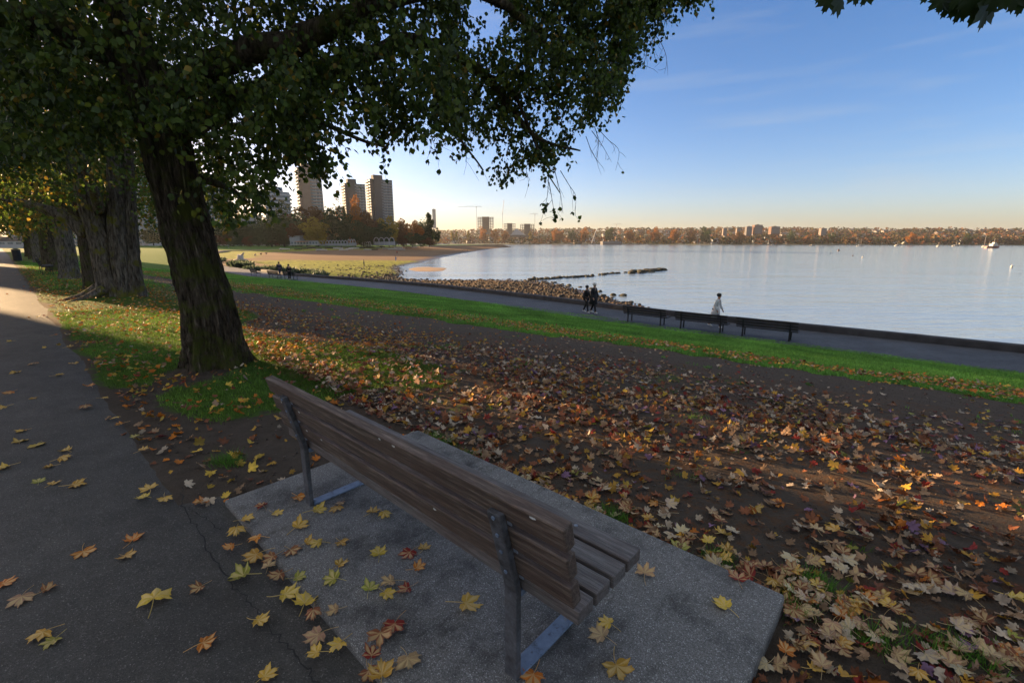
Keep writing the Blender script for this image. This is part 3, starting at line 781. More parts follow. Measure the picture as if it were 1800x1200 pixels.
B = flat_leaves(pts[farl, :3], SIZE[farl]*1.1, colr[farl], MAPLE_LO, .3, rng, rng.uniform(.002, .015, len(farl)), .5)
me = mesh_np('fallen_leaves', np.concatenate([A[0], B[0]]), np.concatenate([A[1], B[1]+len(A[0])]), np.concatenate([A[2], B[2]]))
tag(link(me, 'fallen_leaves', mats=M['fallen']), 'brown and orange autumn leaf litter covering the dirt, grass and path edge', 'fallen leaves', kind='stuff')
print('litter', len(pts))

# crumbs of soil and small stones on the dirt
k = 16000; s_ = rng.uniform(-6, 9, k); n_ = rng.uniform(.65, 12, k); x_, y_ = XY(s_, n_); kp = (n_ < te(s_)+.2) & ~((s_ > SLAB[0]-.02) & (s_ < SLAB[1]+.02) & (n_ < SLAB[3]+.02))
x_, y_ = x_[kp], y_[kp]; z_ = gz(x_, y_); q_ = project(x_, y_, z_); kp = (q_[2] > .3) & (q_[0] > -50) & (q_[0] < 1850) & (q_[1] < 1250); x_, y_, z_ = x_[kp], y_[kp], z_[kp]
OC = np.array([(1, 0, 0), (0, 1, 0), (-1, 0, 0), (0, -1, 0), (0, 0, .8), (0, 0, -.8)]); OF = np.array([(0, 1, 4), (1, 2, 4), (2, 3, 4), (3, 0, 4), (1, 0, 5), (2, 1, 5), (3, 2, 5), (0, 3, 5)])
sz_ = rng.uniform(.004, .014, len(x_)); V = OC[None]*rng.uniform(.6, 1.3, (len(x_), 6, 3))*sz_[:, None, None]+np.stack([x_, y_, z_+.003], -1)[:, None]
F = OF[None]+(np.arange(len(x_))*6)[:, None, None]; C = np.repeat(np.array([(.07, .05, .038)])*rng.uniform(.5, 2.2, (len(x_), 1)), 6, 0)
tag(link(mesh_np('soil_crumbs', V.reshape(-1, 3), F.reshape(-1, 3), C), 'soil_crumbs', mats=M['fallen']), 'crumbs of dark soil and small stones scattered on the bare dirt', 'soil crumbs', kind='stuff')

# twigs on the dirt
tw = random.Random(3)
for i, (px, py, ln, an) in enumerate([(1385, 735, .5, 2.4), (1500, 870, .35, 2.3), (1655, 965, .4, 2.2), (1010, 880, .45, 2.3), (1450, 965, .3, 2.6), (1760, 975, .35, 2.0), (1555, 840, .3, 2.5), (1180, 800, .4, 2.7)]):
    mb = MB(); p = U(px, py, -.3); p.z = float(gz(p.x, p.y))
    q = [(ln*t*math.cos(an)+tw.uniform(-.01, .01)+p.x, ln*t*math.sin(an)+tw.uniform(-.01, .01)+p.y, p.z+.02+.01*tw.random()) for t in np.linspace(-.5, .5, 8)]
    mb.tube(q, [.007*(1-.08*k) for k in range(8)], 6)
    tag(mb.build('fallen_twig', M['twig'], smooth=True), 'thin dark dead twig lying among the leaves on the dirt', 'twig', 'dead twigs on the dirt')
# surface roots
for i, q in enumerate([[(1340, 690), (1400, 715), (1440, 740)], [(1400, 700), (1410, 730), (1450, 755)]]):
    mb = MB(); P = []
    for a in range(9):
        t = a/8*(len(q)-1); k = min(int(t), len(q)-2); f = t-k
        p = U(q[k][0]*(1-f)+q[k+1][0]*f, q[k][1]*(1-f)+q[k+1][1]*f, -.45); P.append((p.x+.03*math.sin(a*2), p.y, float(gz(p.x, p.y))+.005+.01*math.sin(a)))
    mb.tube(P, [.03*(1-.07*a) for a in range(9)], 8)
    tag(mb.build('surface_root', M['bark'], smooth=True), ['dark tree root rising from the dirt, left of a crossing pair', 'dark tree root rising from the dirt, right of a crossing pair'][i], 'root')

# grass
def grass_obj(name, P, h, w, col, lab):
    n = len(P); m = 3
    P = np.repeat(P, m, 0)+np.concatenate([rng.normal(0, .02, (n*m, 2)), np.zeros((n*m, 1))], 1)
    k = len(P); a = rng.uniform(0, 2*np.pi, k); hh = h*rng.uniform(.5, 1.3, k); ww = w*rng.uniform(.6, 1.3, k)
    d = np.stack([np.cos(a), np.sin(a), 0*a], -1); ld = rng.normal(0, .45, (k, 2))*hh[:, None]
    v0 = P-d*ww[:, None]; v1 = P+d*ww[:, None]; v2 = P.copy(); v2[:, :2] += ld; v2[:, 2] += hh
    V = np.stack([v0, v1, v2], 1).reshape(-1, 3); F = np.arange(k*3).reshape(-1, 3)
    pv = 1+.55*np.repeat(vnoise(P[::m, 0], P[::m, 1], .45, 6.0)+.6*vnoise(P[::m, 0], P[::m, 1], 1.6, 2.0), m)
    c = np.repeat(np.array(col)[None]*(rng.uniform(.55, 1.35, k)*pv)[:, None], 3, 0)
    me = mesh_np(name, V, F, c)
    return tag(link(me, name, mats=M['grass']), lab, 'grass', kind='stuff')
def gsample(s0, s1, n0, n1, dens):
    k = int((s1-s0)*(n1-n0)*dens); s = rng.uniform(s0, s1, k); n = rng.uniform(n0, n1, k)
    x, y = XY(s, n); z = gz(x, y); px, py, d = project(x, y, z)
    kp = (d > .3) & (px > -60) & (px < 1860) & (py < 1260); s, n, x, y, z = s[kp], n[kp], x[kp], y[kp], z[kp]
    g, _, _ = masks(s, n, x, y); g = g+.45*vnoise(x, y, 5, 2)
    on = (s > SLAB[0]-.03) & (s < SLAB[1]+.03) & (n > SLAB[2]) & (n < SLAB[3]+.02)
    kp = (g > .48) & ~on & (n > .62); return np.stack([x, y, z], -1)[kp]
P = np.concatenate([gsample(-6, 4.5, 2.3, 9, 260), gsample(4.5, 9, .6, 6, 700), gsample(9, 16, .6, 6, 450)])
grass_obj('strip_grass', P, .05, .0035, (.14, .24, .03), 'short green grass growing round the tree trunks and in patches on the dirt')
P = np.concatenate([gsample(-8, 12, 9, 21.4, 330), gsample(12, 24, 6, 22, 200), gsample(24, 60, 1, 22, 60)])
grass_obj('lawn_grass', P, .06, .009, (.155, .34, .05), 'mown green lawn sloping down to the seaside path')
# taller tufts by the slab
tp = []
for px, py in ((410, 820), (395, 815), (1260, 980), (1430, 1010), (1440, 1020), (1650, 1130), (1700, 1140), (1060, 900), (1080, 905), (780, 775), (760, 765), (820, 800), (1540, 1120), (1390, 1060)):
    c = U(px, py, -.06); q = rng.normal(0, .05, (60, 2)); x = c.x+q[:, 0]; y = c.y+q[:, 1]; tp.append(np.stack([x, y, gz(x, y)], -1))
tp = np.concatenate(tp); s_, n_ = SN(tp[:, 0], tp[:, 1])
tp = tp[~((s_ > SLAB[0]-.03) & (s_ < SLAB[1]+.03) & (n_ > SLAB[2]) & (n_ < SLAB[3]+.02))]
grass_obj('grass_tufts', tp, .075, .0022, (.12, .26, .03), 'bright green grass tufts poking through the leaves by the slab')

# ------------------------------------------------------------------ TREES
def trunk_obj(name, path, rad, m, parent, seg=64, rings=70, flare=.0, flutes=5, ridge=.02, seed=1, flh=.5, furrow=.0):
    pts = [Vector(p) for p in path]; V = []
    for i in range(rings+1):
        t = i/rings; t = t**1.25
        q = cr_interp([tuple(p) for p in pts], t*(len(pts)-1)); r0 = float(np.interp(t*(len(pts)-1), range(len(rad)), rad))
        h = q[2]-pts[0].z
        fl = 1 + flare*math.exp(-max(h, 0)/flh*2.2)
        for j in range(seg):
            th = 2*math.pi*j/seg
            lob = .5+.5*math.cos(flutes*th+seed+.35*math.sin(2*th+seed)+h*.15)
            rr_ = r0*(1+(fl-1)*(.35+.9*lob**1.6)) * (1+.07*(lob-.5)*math.exp(-h*.2))
            rr_ += ridge*(mnoise.noise((math.cos(th)*7+seed, math.sin(th)*7, h*1.4))) + ridge*.9*mnoise.noise((math.cos(th)*18, math.sin(th)*18+seed, h*3.5))
            if furrow:
                wv = th+.10*math.sin(h*2.3+seed)+.05*math.sin(h*6.1); q1 = mnoise.noise((math.cos(wv)*9+seed, math.sin(wv)*9, h*1.1)); q2 = mnoise.noise((math.cos(wv)*19+seed, math.sin(wv)*19, h*2.6+4))
                rr_ += furrow*(.55-2.4*abs(q1)**.8) + furrow*.5*(.4-2*abs(q2)**.8)
            rr_ += r0*.14*mnoise.noise((math.cos(th)*1.2+seed*2, math.sin(th)*1.2, h*.8))
            V.append((q[0]+rr_*math.cos(th), q[1]+rr_*math.sin(th), q[2]))
    i = np.arange(rings)[:, None]*seg; j = np.arange(seg)[None]
    F = np.stack([i+j, i+(j+1) % seg, i+seg+(j+1) % seg, i+seg+j], -1).reshape(-1, 4)
    return link(mesh_np(name, np.array(V), F, None, True), name, parent, m)
LEAF = np.array([(0, 0, 0), (-.36, .18, .07), (-.42, .5, .10), (0, 1, -.02), (.42, .5, .10), (.36, .18, .07)])
def hang_leaves(P, D, size, col, rng, wid=1.0):
    """P leaf bases, D tip directions"""
    n = len(P); D = D/np.linalg.norm(D, axis=1, keepdims=True)
    r = rng.normal(size=(n, 3)); side = np.cross(D, r); side /= np.linalg.norm(side, axis=1, keepdims=True)+1e-9; nr = np.cross(side, D)
    V = P[:, None]+size[:, None, None]*(LEAF[None, :, 0, None]*wid*side[:, None]+LEAF[None, :, 1, None]*D[:, None]+LEAF[None, :, 2, None]*nr[:, None]*rng.uniform(-1, 2, (n, 1, 1)))
    b = (np.arange(n)*6)[:, None]
    F = np.concatenate([b+np.array([[0, 1, 2, 3]]), b+np.array([[0, 3, 4, 5]])])
    C = np.repeat(col[:, None], 6, 1)
    return V.reshape(-1, 3), F, C.reshape(-1, 3)
GREENS = np.array([(.055, .085, .014), (.075, .115, .016), (.105, .13, .018), (.042, .066, .014)])
def sprays(C, rng, per=11, length=.38, size=(.06, .10), yellow=.05, out=None, bright=1.0):
    """twigs with leaves at cluster points C (n,3). returns leaf arrays and twig lines"""
    n = len(C); d = rng.normal(size=(n, 3))*np.array([.8, .8, .3]); d[:, 2] -= .45
    if out is not None: d += out*.7
    d /= np.linalg.norm(d, axis=1, keepdims=True)
    t = rng.uniform(0, 1, (n, per)); ln = length*rng.uniform(.6, 1.3, (n, 1))
    base = C[:, None]+d[:, None]*(t*ln)[..., None]; base[..., 2] -= (t*t*ln)*.35
    base += rng.normal(0, .035, base.shape)
    dd = rng.normal(size=(n, per, 3))*.55; dd[..., 2] -= .9; dd += d[:, None]*.4
    g = GREENS[rng.integers(0, 4, (n, per))]*rng.uniform(.7, 1.35, (n, 1, 1))*bright
    yl = (rng.random((n, per)) < yellow)[..., None]; g = np.where(yl, np.array([.30, .20, .03])*rng.uniform(.6, 1.2, (n, per, 1)), g)
    sz = rng.uniform(*size, (n, per))
    return base.reshape(-1, 3), dd.reshape(-1, 3), sz.ravel(), g.reshape(-1, 3), d, ln[:, 0]
def twig_mesh(C, d, ln, r=.004):
    mbv = []; n = len(C); k = 3; segs = 4
    t = np.linspace(0, 1, segs+1)
    Pt = C[:, None]+d[:, None]*(t[None]*ln[:, None])[..., None]; Pt[..., 2] -= (t*t)[None]*ln[:, None]*.35
    V = np.zeros((n, segs+1, k, 3))
    for j in range(k):
        a = 2*math.pi*j/k; V[:, :, j] = Pt + np.array([math.cos(a), math.sin(a), .3*math.sin(a)])*(r*(1-.7*t))[None, :, None]
    idx = np.arange(n)[:, None, None]*(segs+1)*k + np.arange(segs)[None, :, None]*k; j = np.arange(k)[None, None]
    F = np.stack([idx+j, idx+(j+1) % k, idx+k+(j+1) % k, idx+k+j], -1).reshape(-1, 4)
    return V.reshape(-1, 3), F
def foliage_obj(parent, C, seed, **kw):
    rg = np.random.default_rng(seed)
    b, dd, sz, g, d, ln = sprays(C, rg, **kw)
    V, F, Cc = hang_leaves(b, dd, sz, g, rg)
    V2, F2 = twig_mesh(C, d, ln)
    me = mesh_np('crown', np.concatenate([V, V2]), np.concatenate([F, F2+len(V)]), np.concatenate([Cc, np.full((len(V2), 3), .03)]))
    return link(me, 'crown', parent, M['leaf'])
def limb(parent, pts, rad, m, name='limb', seg=12):
    P = [cr_interp(pts, t) for t in np.linspace(0, len(pts)-1, (len(pts)-1)*6+1)]
    Rr = np.interp(np.linspace(0, len(pts)-1, len(P)), range(len(rad)), rad)
    P = [(p[0]+r*.5*mnoise.noise((i*.4, 1, 2)), p[1]+r*.5*mnoise.noise((i*.4, 5, 2)), p[2]+r*.5*mnoise.noise((i*.4, 9, 2))) for i, (p, r) in enumerate(zip(P, Rr))]
    mb = MB(); mb.tube(P, list(Rr), seg); return mb.build(name, m, parent, smooth=True)

# --- tree 1 : the leaning linden behind the bench
t1 = empty('linden_tree', (T1.x, T1.y, 0))
tag(t1, 'leaning dark-barked tree behind the far end of the large bench, boughs over the water', 'tree')
def loc(p, o): return tuple(Vector(p)-o.location)
tr = [(T1.x, T1.y, -.15), AT(365, 540, 5.98), AT(338, 440, 6.0), AT(312, 340, 6.0), AT(285, 230, 6.0), AT(245, 120, 6.0), AT(200, 0, 6.0), AT(130, -150, 6.1)]
tr = [loc(p, t1) for p in tr]
trunk_obj('trunk', tr, [.36, .30, .27, .26, .255, .24, .21, .17], M['bark'], t1, seg=170, rings=200, flare=.62, flutes=5, ridge=.018, seed=2, flh=.5, furrow=.026)
limb(t1, [loc(AT(*p), t1) for p in [(280, 240, 6.0), (370, 200, 6.1), (470, 150, 6.2), (570, 120, 6.3), (640, 100, 6.5), (720, 70, 6.8), (780, 90, 7.0), (850, 130, 7.2), (900, 195, 7.4), (950, 245, 7.6), (1020, 265, 7.8)]],
     [.17, .15, .13, .11, .10, .085, .075, .065, .05, .03, .012], M['bark'])
limb(t1, [loc(AT(*p), t1) for p in [(270, 170, 6.0), (390, 110, 5.9), (520, 70, 5.8), (600, 40, 5.8), (660, 0, 5.8), (760, -70, 6)]], [.18, .16, .14, .125, .11, .07], M['bark'])
limb(t1, [loc(AT(*p), t1) for p in [(660, 5, 5.8), (800, -20, 6.4), (890, 10, 7.0), (930, 50, 7.2), (975, 90, 7.5), (1060, 110, 7.9), (1130, 70, 8.2)]], [.09, .08, .06, .05, .045, .03, .012], M['bark'])
limb(t1, [loc(AT(*p), t1) for p in [(300, 300, 6.05), (400, 330, 6.6), (440, 360, 7.2)]], [.07, .04, .015], M['bark'])
limb(t1, [loc(AT(*p), t1) for p in [(240, 110, 6.0), (120, 60, 5.6), (20, 30, 5.2), (-80, 20, 5)]], [.2, .17, .14, .1], M['bark'])
limb(t1, [loc(AT(*p), t1) for p in [(720, 75, 6.8), (760, 150, 7.0), (800, 230, 7.1), (850, 300, 7.2)]], [.05, .035, .02, .01], M['bark'])
limb(t1, [loc(AT(*p), t1) for p in [(850, 130, 7.2), (900, 160, 7.2), (940, 250, 7.4), (960, 300, 7.4), (985, 340, 7.4)]], [.035, .03, .02, .012, .006], M['bark'])
limb(t1, [loc(AT(*p), t1) for p in [(470, 150, 6.2), (540, 200, 5.6), (620, 240, 5.2), (680, 260, 5.0)]], [.05, .035, .02, .01], M['bark'])
YB = [(-400, 330), (0, 300), (120, 285), (200, 262), (250, 236), (345, 238), (362, 390), (400, 412), (440, 398), (466, 366), (474, 318), (520, 284), (555, 314), (575, 310), (592, 258), (640, 256), (672, 272), (700, 258), (728, 238), (744, 225), (765, 262), (785, 215), (800, 262), (830, 312), (852, 335), (885, 325), (922, 292), (950, 302), (985, 296), (1010, 258), (1040, 222), (1060, 195), (1092, 148), (1102, 105), (1140, 98), (1165, 70), (1172, 18), (1225, 8), (1232, -20), (1300, -120)]
ybx = [a for a, _ in YB]; yby = [b for _, b in YB]
rg = np.random.default_rng(21)
def n3(P, sc, seed): return np.array([mnoise.noise((p[0]*sc+seed, p[1]*sc, p[2]*sc)) for p in P])
def crown_pts(n, x0, x1, top, d0, d1, thr, sc=1.1, seed=0, dx=None):
    px = rg.uniform(x0, x1, n); yb = np.interp(px, ybx, yby); Y = rg.uniform(d0, d1, n)
    py = yb - np.abs(rg.power(.9, n))*(yb-top)-12-.10*800/Y 
    P = np.array([tuple(AT(a, b, c)) for a, b, c in zip(px, py, Y)])
    f = n3(P, sc, seed) + .5*n3(P, sc*2.6, seed+4)
    return P[f > thr], px[f > thr], py[f > thr]
def not_trunk(t, P):   # keep foliage from hiding the visible trunk part
    return P
A1 = crown_pts(4200, -120, 520, -160, 4.6, 9.0, -.25, seed=1)[0]
A2 = crown_pts(3500, 500, 800, -150, 4.8, 8.0, .08, sc=1.3, seed=2)[0]
A3 = crown_pts(5200, 780, 1110, -120, 6.6, 8.8, .12, sc=1.4, seed=3)[0]
A4 = crown_pts(2000, 1080, 1260, -120, 7.4, 9.0, .12, sc=1.9, seed=4)[0]
# upper crown above the picture
th = rg.uniform(0, 2*np.pi, 1300); rr_ = np.sqrt(rg.uniform(0, 1, 1300))*4.6; zz = rg.uniform(4.8, 9.5, 1300)
UP = np.stack([T1.x+.3+rr_*np.cos(th)*np.sqrt(np.clip(1-((zz-5.5)/5.2)**2, .05, 1)), T1.y+.6+rr_*np.sin(th)*np.sqrt(np.clip(1-((zz-5.5)/5.2)**2, .05, 1)), zz], -1)
pp = project(UP[:, 0], UP[:, 1], UP[:, 2]); UP = UP[((pp[1] < -60) | (pp[2] < 0)) & (UP[:, 1] > 1.0)]
CC = np.concatenate([A1, A2, A3, A4, UP])-np.array(t1.location)
cr1 = foliage_obj(t1, CC, 5, per=12, length=.30, size=(.045, .078), yellow=.03)
print('crown clusters', len(CC))
# bare and hanging twigs at the bough ends
hang = [[(1050, 225, 7.9), (1068, 245, 7.9), (1088, 265, 7.9), (1082, 300, 7.9)], [(1040, 230, 7.9), (1058, 255, 7.9), (1075, 285, 7.9)], [(1045, 222, 7.9), (1052, 250, 7.9), (1048, 285, 7.9)], [(1030, 240, 7.8), (1042, 270, 7.8), (1060, 295, 7.8)],
        [(1150, 60, 8.2), (1164, 80, 8.2), (1172, 105, 8.2), (1168, 130, 8.2)], [(1140, 85, 8.2), (1135, 100, 8.2), (1132, 120, 8.2)], [(1110, 85, 8.2), (1114, 100, 8.2), (1112, 122, 8.2)],
        [(985, 300, 7.4), (1000, 325, 7.4), (1012, 345, 7.4), (1010, 372, 7.4)], [(965, 300, 7.4), (962, 345, 7.4), (955, 372, 7.4)], [(975, 300, 7.4), (985, 340, 7.4), (990, 375, 7.4)], [(965, 320, 7.4), (972, 360, 7.4), (975, 385, 7.4)],
        [(755, 230, 6), (762, 250, 6), (768, 275, 6)], [(815, 255, 7), (820, 270, 7), (818, 285, 7)], [(930, 275, 7.4), (925, 300, 7.4), (932, 318, 7.4)], [(1172, 0, 8.2), (1168, 25, 8.2), (1160, 45, 8.2)], [(1000, 190, 7.6), (960, 190, 7.6), (940, 165, 7.6)], [(990, 105, 7.6), (975, 120, 7.6), (968, 140, 7.6)]]
def leafy_twig(name, q3, nside, pick, tipn, r0=.006):
    P = [cr_interp(q3, t) for t in np.linspace(0, len(q3)-1, 14)]; mb = MB(); lb = []; ld = []
    mb.tube(P, [r0*(1-.055*i) for i in range(14)], 5)
    for s_ in range(nside):
        a = P[3+s_*2]; e = np.array(a)+rg.normal(0, .1, 3)*(r0/.006)+np.array([0, 0, -.13]); mid = (np.array(a)+e)/2+rg.normal(0, .02, 3)
        mb.tube([tuple(a), tuple(mid), tuple(e)], [.003, .0025, .0015], 4)
        for _ in range(pick(s_)): lb.append(e+rg.normal(0, .004, 3)); ld.append(rg.normal(0, .6, 3)+np.array([0, 0, -1]))
    for i in range(tipn): lb.append(np.array(P[-1-i//2])+rg.normal(0, .01, 3)); ld.append(rg.normal(0, .8, 3)+np.array([0, 0, -.7]))
    V = np.array(mb.v); F4 = np.array([f for f in mb.f if len(f) == 4]); C = np.full((len(V), 3), .025)
    if lb:
        V2, F2, C2 = hang_leaves(np.array(lb), np.array(ld), rg.uniform(.055, .085, len(lb)), (GREENS[rg.integers(0, 4, len(lb))] if r0 > .004 else np.tile([.16, .18, .02], (len(lb), 1))), rg)
        F4 = np.concatenate([F4, F2+len(V)]); V = np.concatenate([V, V2]); C = np.concatenate([C, C2])
    link(mesh_np(name, V, F4, C), name, t1, M['leaf'])
for k, q in enumerate(hang):
    leafy_twig('hanging_twig', [loc(AT(*p), t1) for p in q], 5, lambda s_: (2 if (k in (7, 8, 9, 10) and s_ > 1) or k == 11 else (1 if k == 0 and s_ == 4 else 0)), 10 if k in (8, 10, 11) else 0)
for q in ([(306, 340, 5.72), (312, 344, 5.64), (318, 350, 5.60)], [(330, 352, 5.72), (338, 360, 5.64), (346, 372, 5.60)]):
    leafy_twig('trunk_sprout', [loc(AT(*p), t1) for p in q], 2, lambda s_: 1, 3, .003)

# --- tree 2 : thick multi-stemmed trunk
t2 = empty('linden_tree', (T2.x, T2.y, 0)); X2, Y2 = T2.x, T2.y
tag(t2, 'thick grey tree with fused mossy stems and flared sunlit roots beside the walkway', 'tree')
def stem(dx, dy, lean, r, seed, fl=.6, m='bark_grey'):
    trunk_obj('trunk', [(dx, dy, -.15), (dx+lean[0]*.25, dy+lean[1]*.25, 1.0), (dx+lean[0], dy+lean[1], 2.6), (dx+lean[0]*2.1, dy+lean[1]*2.1, 4.2), (dx+lean[0]*4, dy+lean[1]*4, 6.5)], [r, r*.92, r*.8, r*.6, r*.35], M[m], t2, seg=110, rings=110, flare=fl, flutes=5, ridge=.02, seed=seed, flh=.8, furrow=.02)
stem(.06, -.05, (-.16, 0), .36, 3, .5); stem(.38, -.02, (.12, .1), .29, 6, .4); stem(.64, .14, (.10, .15), .2, 8, .4)
mb = MB()     # sprawling root on the left
for q in ([(-.15, -.3, .35), (-.5, -.45, .12), (-.8, -.6, .03), (-1.2, -.7, -.06)], [(-.25, -.1, .35), (-.6, -.1, .10), (-.95, -.3, .0), (-1.3, -.35, -.08)], [(.1, -.4, .3), (-.1, -.75, .10), (-.3, -1.0, .0), (-.5, -1.2, -.07)]):
    P = [cr_interp(q, t) for t in np.linspace(0, 3, 16)]; mb.tube(P, [.15-.0088*i for i in range(16)], 14)
mb.build('root', M['bark_grey'], t2, smooth=True)
limb(t2, [(-.3, -.1, 2.0), (-.9, -.3, 2.5), (-1.5, -.5, 2.75), (-3.0, -.7, 3.2)], [.24, .16, .11, .05], M['bark_grey'])
limb(t2, [(.2, -.1, 2.6), (.8, -1, 3.4), (1.6, -2, 4.0)], [.16, .1, .05], M['bark_grey'])
def ell_pts(n, c, r, seed, thr=-.1, zcut=None, shell=.3):
    g_ = np.random.default_rng(seed); d = g_.normal(size=(n, 3)); d /= np.linalg.norm(d, axis=1, keepdims=True)
    q = d*(shell+(1-shell)*g_.random((n, 1))**.6)*np.array(r)+np.array(c)
    f = n3(q, .55, seed)+.5*n3(q, 1.3, seed+3); q = q[f > thr]
    if zcut is not None: q = q[q[:, 2] > zcut+.5*n3(q*np.array([1, 1, 0]), .6, seed)]
    return q
foliage_obj(t2, ell_pts(5200, (-.3, .2, 6.0), (5.0, 5.0, 4.2), 3, .0, 2.7), 8, per=9, length=.5, size=(.07, .115), yellow=.16, bright=1.35)  # leaf colour lightened and yellowed here too, for sunlight on the crown
# --- the rest of the row
rowspec = [(23.8, 2.15, .26, 'bark'), (31.4, 2.1, .38, 'bark_grey'), (40, 2.0, .33, 'bark'), (48.5, 2.2, .33, 'bark'), (58, 2.1, .36, 'bark_grey'), (69, 2.1, .34, 'bark'), (82, 2.2, .34, 'bark')]
rl_labels = ['slim straight tree just left of the thick grey trunk', 'stout tree with a mottled grey trunk, fourth in the row counting from the bench', 'dark tree in the shaded middle of the row beside the walkway', 'dark tree further along the walkway row, partly behind its neighbour',
             'tree with a mossy yellow lower trunk far along the walkway', 'small-looking dark tree near the far end of the row', 'farthest tree of the row where the walkway vanishes']
crown_me = None
for i, (s, n, r, bk) in enumerate(rowspec):
    x, y = XY(s, n); t = empty('linden_tree', (x, y, 0)); tag(t, rl_labels[i], 'tree', 'trees in a row along the walkway')
    trunk_obj('trunk', [(0, 0, -.2), (.05, 0, 1.2), (.0, .1, 2.8), (-.1, .1, 4.5), (-.2, .2, 6.5)], [r, r*.9, r*.85, r*.6, r*.3], M[bk], t, seg=40, rings=30, flare=.4, flutes=5, ridge=.03, seed=i+10, flh=.6)
    limb(t, [(0, 0, 2.5), (.8, .5, 3.6), (1.8, 1.2, 4.6)], [r*.45, r*.3, .05], M[bk]); limb(t, [(0, 0, 2.7), (-.9, -.4, 3.6), (-2, -1.0, 4.4)], [r*.45, r*.3, .05], M[bk])
    if crown_me is None or i == 3:
        o = foliage_obj(t, ell_pts(2600, (0, 0, 6.2), (4.6, 4.6, 4.3), 31+i, 0.0, 2.6), 14+i, per=8, length=.6, size=(.11, .17), yellow=.42, bright=1.9); crown_me = o.data  # yellow share and brightness put the low sun into the leaf colour
    else:
        o = link(crown_me, 'crown', t)
    o.rotation_euler.z = i*1.3
# --- maple standing behind the camera, boughs overhead on the right
x, y = XY(-4.2, 2.2); tm = empty('maple_tree', (x, y, -.1))
tag(tm, 'maple whose big lobed leaves hang into the top right corner of the sky', 'tree')
trunk_obj('trunk', [(0, 0, -.15), (0, 0, 1.5), (.1, 0, 3), (.1, .2, 5), (.3, .2, 7)], [.4, .33, .3, .22, .12], M['bark'], tm, seg=40, rings=30, flare=.4, seed=4)
def locm(p): return tuple(Vector(p)-Vector((x, y, -.1)))
ends = [(1490, -60, 3.3), (1700, -70, 2.9), (1800, -60, 3.0)]
for e in ends: limb(tm, [(.1, .1, 3.6), tuple((Vector((.1, .1, 4.6))+Vector(locm(AT(*e))))/2+Vector((0, 0, .5))), locm(AT(*e))], [.1, .06, .012], M['bark'])
gm = random.Random(8); Vm = []; Fm = []; Cm = []
def big_leaf(c, tip, size, roll):
    d = Vector(tip).normalized(); a = d.cross(Vector((math.cos(roll), math.sin(roll), .2))).normalized(); nn = a.cross(d); b0 = len(Vm)
    cu = gm.uniform(-.15, .35)
    for (u, v) in [(0, .12)]+[tuple(q) for q in MAPLE]:
        p = Vector(c)+(a*u+d*v+nn*(cu*u*u+.12*v*v))*size; Vm.append(tuple(p)); Cm.append((.022, .04, .008))
    k = len(MAPLE)
    for i in range(k): Fm.append((b0, b0+1+i, b0+1+(i+1) % k))
for px, py, Y, sz in [(1462, -12, 3.3, .085), (1478, -6, 3.2, .09), (1505, -22, 3.4, .08), (1528, -20, 3.4, .075), (1450, -25, 3.4, .09), (1655, -8, 2.9, .075), (1675, -2, 2.9, .08), (1692, 6, 2.85, .075), (1712, -8, 2.8, .10), (1725, 2, 2.8, .095), (1738, -2, 2.75, .12), (1762, -25, 2.7, .10), (1700, -30, 2.8, .11), (1742, -30, 2.8, .1), (1785, -18, 2.9, .09), (1800, -12, 2.9, .085), (1640, -30, 2.9, .09), (1770, -40, 2.8, .1), (1815, -30, 2.9, .09)]:
    big_leaf(locm(AT(px, py+6, Y)), (gm.uniform(-.6, .6), gm.uniform(-.3, .3), -1), sz, gm.uniform(-.5, .5)+1.57)
for _ in range(420):
    a = gm.uniform(0, 6.28); rr2 = 4.2*math.sqrt(gm.random()); z = gm.uniform(4.6, 9)
    P = Vector((rr2*math.cos(a)+.3, rr2*math.sin(a), z)); wp = P+Vector((x, y, -.1)); pr = project(*wp)
    if pr[2] > 0 and pr[1] > -60: continue
    for _k in range(3): big_leaf(P+Vector((gm.gauss(0, .15), gm.gauss(0, .15), gm.gauss(0, .15))), (gm.uniform(-.6, .6), gm.uniform(-.6, .6), -1), .09, gm.uniform(0, 6))
link(mesh_np('crown', np.array(Vm), np.array(Fm), np.array(Cm)), 'crown', tm, M['leaf'])

